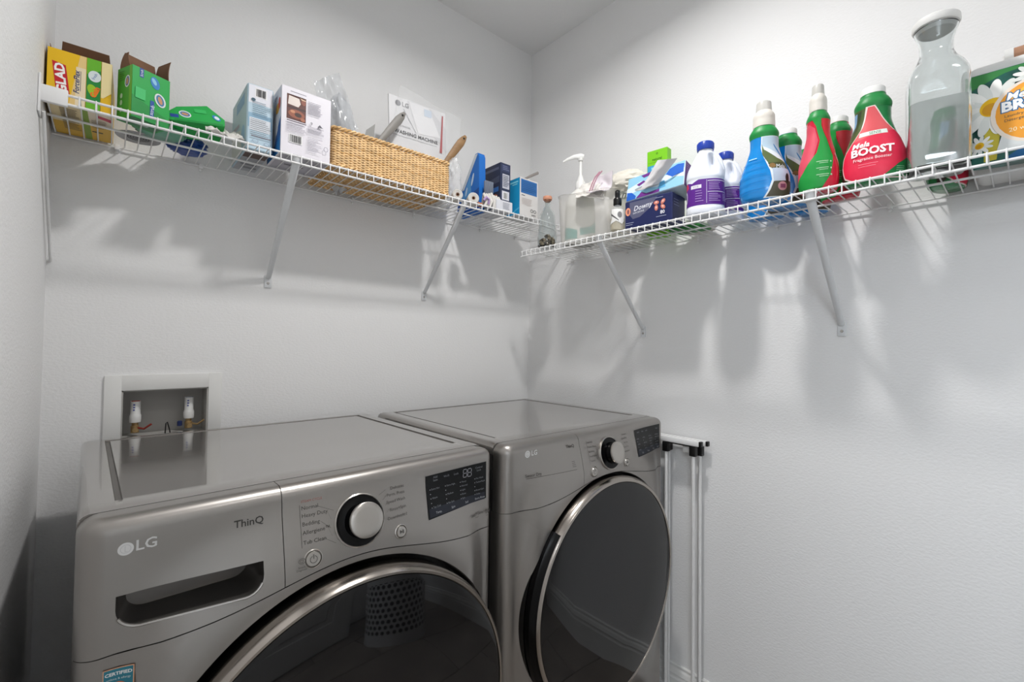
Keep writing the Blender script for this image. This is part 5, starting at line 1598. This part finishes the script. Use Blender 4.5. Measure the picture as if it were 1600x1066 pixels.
    if kind == 'mela':
        printing(t, 'lettering', planar_frame(FP, 0.92), [('text', 'ffffff', 'Mela', -0.022, 0.079, 0.016, dict(shear=0.25, bold=0.0004)), ('text', 'ffffff', 'BOOST', -0.002, 0.063, 0.0225, dict(bold=0.0008)), ('text', 'f4d8dc', 'Fragrance Booster', -0.002, 0.0475, 0.0088, dict(bold=0.0001)), ('rect', 'f0a0b0', -0.026, 0.036, 0.008, 0.0368), ('rect', 'f0a0b0', -0.026, 0.031, 0.004, 0.0318)], step=(0.006, 0.006), base=0.003)
    if cap == 'tall':
        cm = mat('dosing_cap', 'ddd8d0', 0.4, vary=(10, .02))
        bm = bmesh.new(); lathe(bm, [(0.0225, 0.188), (0.0248, 0.189), (0.0252, 0.203), (0.0245, 0.208), (0.0248, 0.210), (0.0246, 0.219), (0.0232, 0.223), (0.0190, 0.229), (0.0175, 0.232)], 40)
        c_ = obj('cap', bm, cm, t)
        bm = bmesh.new(); lathe(bm, [(0.0180, 0.228), (0.0178, 0.236), (0.0168, 0.252), (0.0162, 0.254), (0, 0.2545)], 36)
        obj('dosing_cup', bm, mat('clear_cup', 'd4d2cc', 0.25, alpha=0.8, vary=(10, .02)), c_)
    else:
        bm = bmesh.new(); lathe(bm, [(0.0205, 0.189), (0.0222, 0.1905), (0.0222, 0.206), (0.0205, 0.2085), (0, 0.209)], 36)
        obj('cap', bm, M_WHITEP, t)
    return t


GB = 'laundry scent bottles on the lower shelf'
scent_bottle('large blue scent bottle with a tall clear dosing cap', -0.250, -1.155, 'blue', 0.0, 1.01, group=GB, sxy=1.02)
scent_bottle('blue scent bottle right behind the large blue one, low white cap', -0.155, -1.180, 'blue', 0.0, 1.0, 'low', GB)
scent_bottle('blue scent bottle mostly hidden behind the green and red bottle', -0.052, -1.20, 'blue', 0.0, 0.93, 'low', GB)
scent_bottle('blue scent bottle peeking out left of the large blue one', -0.078, -1.098, 'blue', -0.2, 0.93, 'low', GB)
scent_bottle('green and red striped scent bottle with a tall clear cap', -0.236, -1.273, 'red', 0.0, 1.01, group=GB, sxy=0.74)
scent_bottle('red scent bottle behind the green and red striped bottle', -0.135, -1.293, 'red', -0.5, 1.0, 'low', GB, sxy=0.8)
scent_bottle('pink red scent bottle with green shoulders, left of the glass carafe', -0.210, -1.375, 'mela', 0.0, 1.05, 'low', GB, sxy=1.0)
scent_bottle('red scent bottle standing directly behind the glass carafe', -0.058, -1.484, 'mela', 1.25, 0.95, 'low', GB)

# glass carafe half full of water
t = place('glass_carafe', 'tall square glass carafe with white lid, half full of water', 'carafe', -0.205, -1.483, 0.12)
CPo = [(0, 0.044, 0.044), (0.004, 0.048, 0.048), (0.03, 0.0495, 0.0495), (0.19, 0.0495, 0.0495), (0.215, 0.045, 0.045), (0.238, 0.033, 0.033), (0.255, 0.0275, 0.0275), (0.270, 0.0275, 0.0275), (0.295, 0.033, 0.033), (0.305, 0.0365, 0.0365)]
def sq_ring(bm, z, a, e, n=48):
    return [bm.verts.new((a * sq(math.cos(2 * PI * k / n), e), a * sq(math.sin(2 * PI * k / n), e), z)) for k in range(n)]
def sqloft(bm, prof, zs, shrink=0.0, top=False, efn=None, n=48):
    R = [sq_ring(bm, z, interp(prof, z)[0] - shrink, efn(z), n) for z in zs]
    for A, B in zip(R, R[1:]):
        for k in range(n):
            bm.faces.new((A[k], A[(k + 1) % n], B[(k + 1) % n], B[k]))
    bm.faces.new(R[0][::-1])
    if top: bm.faces.new(R[-1])
    return R
ef = lambda z: 0.38 if z < 0.18 else 0.38 + 0.62 * sm((z - 0.18) / 0.07)
bm = bmesh.new()
zo = frange(0, 0.305, 60)
zi = [0.007 + (0.305 - 0.007) * k / 59 for k in range(60)]
Ro = [sq_ring(bm, z, interp(CPo, z)[0], ef(z)) for z in zo]
Ri = [sq_ring(bm, z, interp(CPo, z)[0] - 0.003, ef(z)) for z in reversed(zi)]
RR = Ro + Ri
for A, B in zip(RR, RR[1:]):
    for k in range(48):
        bm.faces.new((A[k], A[(k + 1) % 48], B[(k + 1) % 48], B[k]))
bm.faces.new(Ro[0][::-1]); bm.faces.new(Ri[-1])
obj('glass', bm, mat('carafe_glass', 'eef2f2', 0.0, trans=1.0, ior=1.45), t, angle=60)
bm = bmesh.new(); sqloft(bm, CPo, frange(0.0075, 0.140, 12), 0.0033, True, ef); obj('water', bm, mat('water_body', 'dfe4e2', 0.05, alpha=0.38, spec=0.6), t, angle=60)
bm = bmesh.new()
lathe(bm, [(0, 0.300), (0.030, 0.298), (0.034, 0.306), (0.038, 0.308), (0.040, 0.312), (0.0395, 0.322), (0.036, 0.325), (0, 0.326)], 40, Matrix.Rotation(math.radians(0), 4, 'Y'))
obj('lid', bm, M_WHITEP, t)

# lidded white tub with a wooden grip and a printed pouch in front
t = thing('white_lidded_tub', 'white lidded storage tub with a wooden grip at the right edge', 'container', (-0.118, -1.53, B2), -PI / 2)
bm = bmesh.new(); box(bm, 0, 0.30, 0, 0.11, 0.0, 0.205, 0.018, 4); obj('body', bm, M_WHITEP, t)
bm = bmesh.new(); box(bm, -0.005, 0.305, -0.005, 0.113, 0.200, 0.236, 0.014, 4); lid = obj('lid', bm, M_WHITEP, t)
bm = bmesh.new(); tube(bm, [(0.062, 0.05, 0.262), (0.24, 0.05, 0.262)], 0.0125, 16); obj('grip', bm, mat('grip_wood', 'b08468', 0.5, vary=(10, 0.15, (1, 8, 8))), lid)
for gx in (0.054, 0.244):
    bm = bmesh.new(); tube(bm, [(gx - 0.004, 0.05, 0.262), (gx + 0.010, 0.05, 0.262)], 0.0138, 16); tube(bm, [(gx, 0.05, 0.262), (gx, 0.05, 0.230)], 0.007, 10); obj('grip_mount', bm, M_WHITEP, lid)
t = thing('detergent_pouch', 'daisy printed yellow and green detergent pouch in front of the white tub', 'pouch', (-0.196, -1.534, B2), -PI / 2 + 0.06)
PW, PH = 0.22, 0.196
pbulge = lambda u, v: 0.026 * (max(0, math.sin(PI * min(1, max(0, u)))) ** 0.6) * (1 - max(0, v) ** 2.2) * (0.55 + 0.45 * min(1, v * 8))
bm = bmesh.new()
for s_ in (-1, 1):
    G = [[bm.verts.new((PW * i / 24, 0.03 + s_ * (0.0008 + pbulge(i / 24, j / 24)), 0.0008 + PH * j / 24 )) for i in range(25)] for j in range(25)]
    for j in range(24):
        for i in range(24):
            bm.faces.new((G[j][i], G[j][i + 1], G[j + 1][i + 1], G[j + 1][i]))
    if s_ == -1: G0 = G
E0 = G0[0] + [G0[j][24] for j in range(1, 25)] + G0[24][23::-1] + [G0[j][0] for j in range(23, 0, -1)]
E1 = G[0] + [G[j][24] for j in range(1, 25)] + G[24][23::-1] + [G[j][0] for j in range(23, 0, -1)]
for k in range(len(E0)):
    bm.faces.new((E0[k], E0[(k + 1) % len(E0)], E1[(k + 1) % len(E0)], E1[k]))
obj('pouch', bm, mat('pouch_film', '1f5a50', 0.3, coat=0.3, vary=(25, 0.5)), t, angle=50)
fr = lambda u, v, o: Vector((u, 0.03 - 0.0008 - pbulge(u / PW, v / PH) - o, 0.0008 + v))
def daisy(cx_, cy_, r_, n=13, col='f0f0ec', ctr='e8b818'):
    out = []
    for k in range(n):
        a = 2 * PI * k / n + 0.2
        out.append(('ell', col if k % 2 else 'dfe2de', cx_ + r_ * 0.62 * math.cos(a), cy_ + r_ * 0.62 * math.sin(a), r_ * 0.42, r_ * 0.16, a))
    out.append(('ell', ctr, cx_, cy_, r_ * 0.34, r_ * 0.34))
    out.append(('ell', 'd0951a', cx_ - r_ * 0.06, cy_ - r_ * 0.06, r_ * 0.22, r_ * 0.22))
    return out
sh = [('poly', '2c7a3a', [(0.0, 0.165), (0.05, 0.185), (0.12, 0.192), (0.14, 0.195), (0, 0.195)]), ('poly', 'c0b23a', [(0.018, 0.01), (0.036, 0.01), (0.045, 0.09), (0.02, 0.1)])]
sh += daisy(0.000 + 0.012, 0.045, 0.020, 11) + daisy(0.032, 0.118, 0.056, 15) + daisy(0.088, 0.166, 0.028, 12, ctr='a8b828') + [('poly', '1a5a8c', [(0.04, 0.004), (0.2, 0.004), (0.2, 0.02), (0.08, 0.028)]), ('poly', 'd8dcdc', [(0.035, 0.02), (0.09, 0.022), (0.09, 0.045), (0.045, 0.06)])]
sh += [('ell', 'e8dcd0', 0.092, 0.095, 0.064, 0.066), ('ell', 'eea030', 0.094, 0.095, 0.059, 0.061), ('poly', 'f2c04a', [(0.055, 0.125), (0.085, 0.153), (0.12, 0.150), (0.150, 0.11), (0.10, 0.12)]),
       ('text', '1f6a9c', 'Mela', 0.070, 0.129, 0.021, dict(bold=0.0022, shear=0.2)), ('text', 'ffffff', 'Mela', 0.070, 0.129, 0.021, dict(bold=0.0005, shear=0.2)),
       ('text', '1f6a9c', 'BRIGHT', 0.091, 0.109, 0.0275, dict(bold=0.003)), ('text', 'ffffff', 'BRIGHT', 0.091, 0.109, 0.0275, dict(bold=0.0012)),
       ('text', '3c4a4a', 'Laundry Detergent', 0.078, 0.090, 0.0080), ('text', '3c4a4a', 'Détergent à lessive', 0.078, 0.081, 0.0080), ('text', 'f8e8c0', '20 washloads', 0.084, 0.060, 0.0115)]
printing(t, 'front_print', fr, sh, step=(0.006, 0.006), inc=0.00005)
t = thing('cream_bar', 'cream coloured round tray under the glass carafe', 'tray', (-0.120, -1.478, B2))

# ------------------------------------------------------------------ folded gate against the right wall
t = thing('folded_safety_gate', 'folded white metal safety gate with black fittings between dryer and wall', 'gate', (0, 0, 0))
M_GATE = mat('gate_enamel', 'e4e4e4', 0.3, vary=(20, .02))
for gi, (gx, ya, yb_, zt) in enumerate(((-0.060, -0.768, -0.866, 0.904), (-0.026, -0.758, -0.872, 0.902))):
    bm = bmesh.new(); box(bm, gx - 0.009, gx + 0.009, yb_ - 0.022, ya + 0.12, zt, zt + 0.018, 0.0035, 2); rail = obj('top_rail', bm, M_GATE, t)
    bm = bmesh.new(); box(bm, gx - 0.0075, gx + 0.0075, yb_ - 0.030, yb_ - 0.021, zt + 0.001, zt + 0.017, 0.002, 2); obj('end_cap', bm, M_BLACKP, rail)
    bm = bmesh.new(); box(bm, gx - 0.009, gx + 0.009, yb_ - 0.022, ya + 0.12, 0.05, 0.068, 0.0035, 2); obj('bottom_rail', bm, M_GATE, t)
    for py in (ya, yb_):
        bm = bmesh.new(); tube(bm, [(gx, py, 0.06), (gx, py, zt - 0.002)], 0.0056, 12); post = obj('post', bm, M_GATE, t)
        bm = bmesh.new(); box(bm, gx - 0.0095, gx + 0.0095, py - 0.011, py + 0.011, zt - 0.034, zt - 0.0005, 0.003, 2); obj('joint', bm, M_BLACKP, post)
        bm = bmesh.new(); box(bm, gx - 0.010, gx + 0.010, py - 0.012, py + 0.012, 0.0, 0.05, 0.003, 2); obj('foot', bm, M_BLACKP, post)
bm = bmesh.new(); box(bm, -0.050, -0.036, -0.852, -0.822, 0.875, 0.9035, 0.002, 2); obj('latch', bm, M_WHITEP, t)
bm = bmesh.new(); box(bm, -0.062, -0.026, -0.852, -0.78, 0.899, 0.9045, 0.001, 1); obj('hinge_strip', bm, M_BLACKP, t)

# ------------------------------------------------------------------ laundry basket by the door, seen in the washer's glass
t = thing('laundry_basket', 'grey perforated laundry basket by the door, mirrored in the washer glass', 'laundry basket', (-0.46, -1.94, 0), 0)
M_HAMP = mat('grey_hamper', 'd4d4d4', 0.5, vary=(10, .02))
bm = bmesh.new()
nseg, nrow = 34, 15
R0_, R1_, HH = 0.145, 0.175, 0.62
def hp(k, j, rr=0):
    a = 2 * PI * k / nseg
    z = HH * j / nrow
    r = R0_ + (R1_ - R0_) * z / HH + rr
    return Vector((r * math.cos(a), r * math.sin(a), z))
for s_ in (0,):
    V = {}
    def gv(p):
        key = (round(p.x, 5), round(p.y, 5), round(p.z, 5))
        if key not in V: V[key] = bm.verts.new(p)
        return V[key]
    # cells of 2 x 2 with an elongated hole, staggered rows
    for j in range(nrow):
        for k in range(0, nseg):
            solid = j < 2 or j > nrow - 4
            z0, z1 = HH * j / nrow, HH * (j + 1) / nrow
            k0 = k + (0.5 if j % 2 else 0)
            c = [hp(k0, j), hp(k0 + 1, j), hp(k0 + 1, j + 1), hp(k0, j + 1)]
            if solid:
                bm.faces.new([bm.verts.new(p) for p in c])
                continue
            out, inn = [], []
            for i in range(12):
                a = 2 * PI * i / 12 + PI / 4
                ca, sa_ = math.cos(a), math.sin(a)
                mx = max(abs(ca), abs(sa_))
                def P_(u, v):
                    return hp(k0 + 0.5 + u, j + 0.5 + v)
                out.append(bm.verts.new(P_(0.5 * ca / mx, 0.5 * sa_ / mx)))
                inn.append(bm.verts.new(P_(0.33 * ca, 0.36 * sa_)))
            for i in range(12):
                bm.faces.new((out[i], out[(i + 1) % 12], inn[(i + 1) % 12], inn[i]))
bmesh.ops.remove_doubles(bm, verts=bm.verts, dist=1e-5)
o = obj('body', bm, M_HAMP, t, angle=50)
bm = bmesh.new(); lathe(bm, [(0, 0.002), (R0_, 0.002), (R0_, 0.01), (0, 0.01)], 40); obj('base', bm, M_HAMP, t)
bm = bmesh.new(); tube(bm, [hp(k * nseg / 48, nrow, 0.003) for k in range(48)], 0.008, 8, closed=True); obj('rim', bm, M_HAMP, t)
bm = bmesh.new(); lathe(bm, [(0, 0.012), (0.130, 0.012), (0.150, 0.45), (0.10, 0.5), (0, 0.51)], 24); obj('laundry', bm, mat('dark_laundry', '26262a', 0.9, vary=(9, .5)), t)
for o in list(bpy.data.objects):
    if o.name.startswith('cream_bar'):
        bpy.data.objects.remove(o)
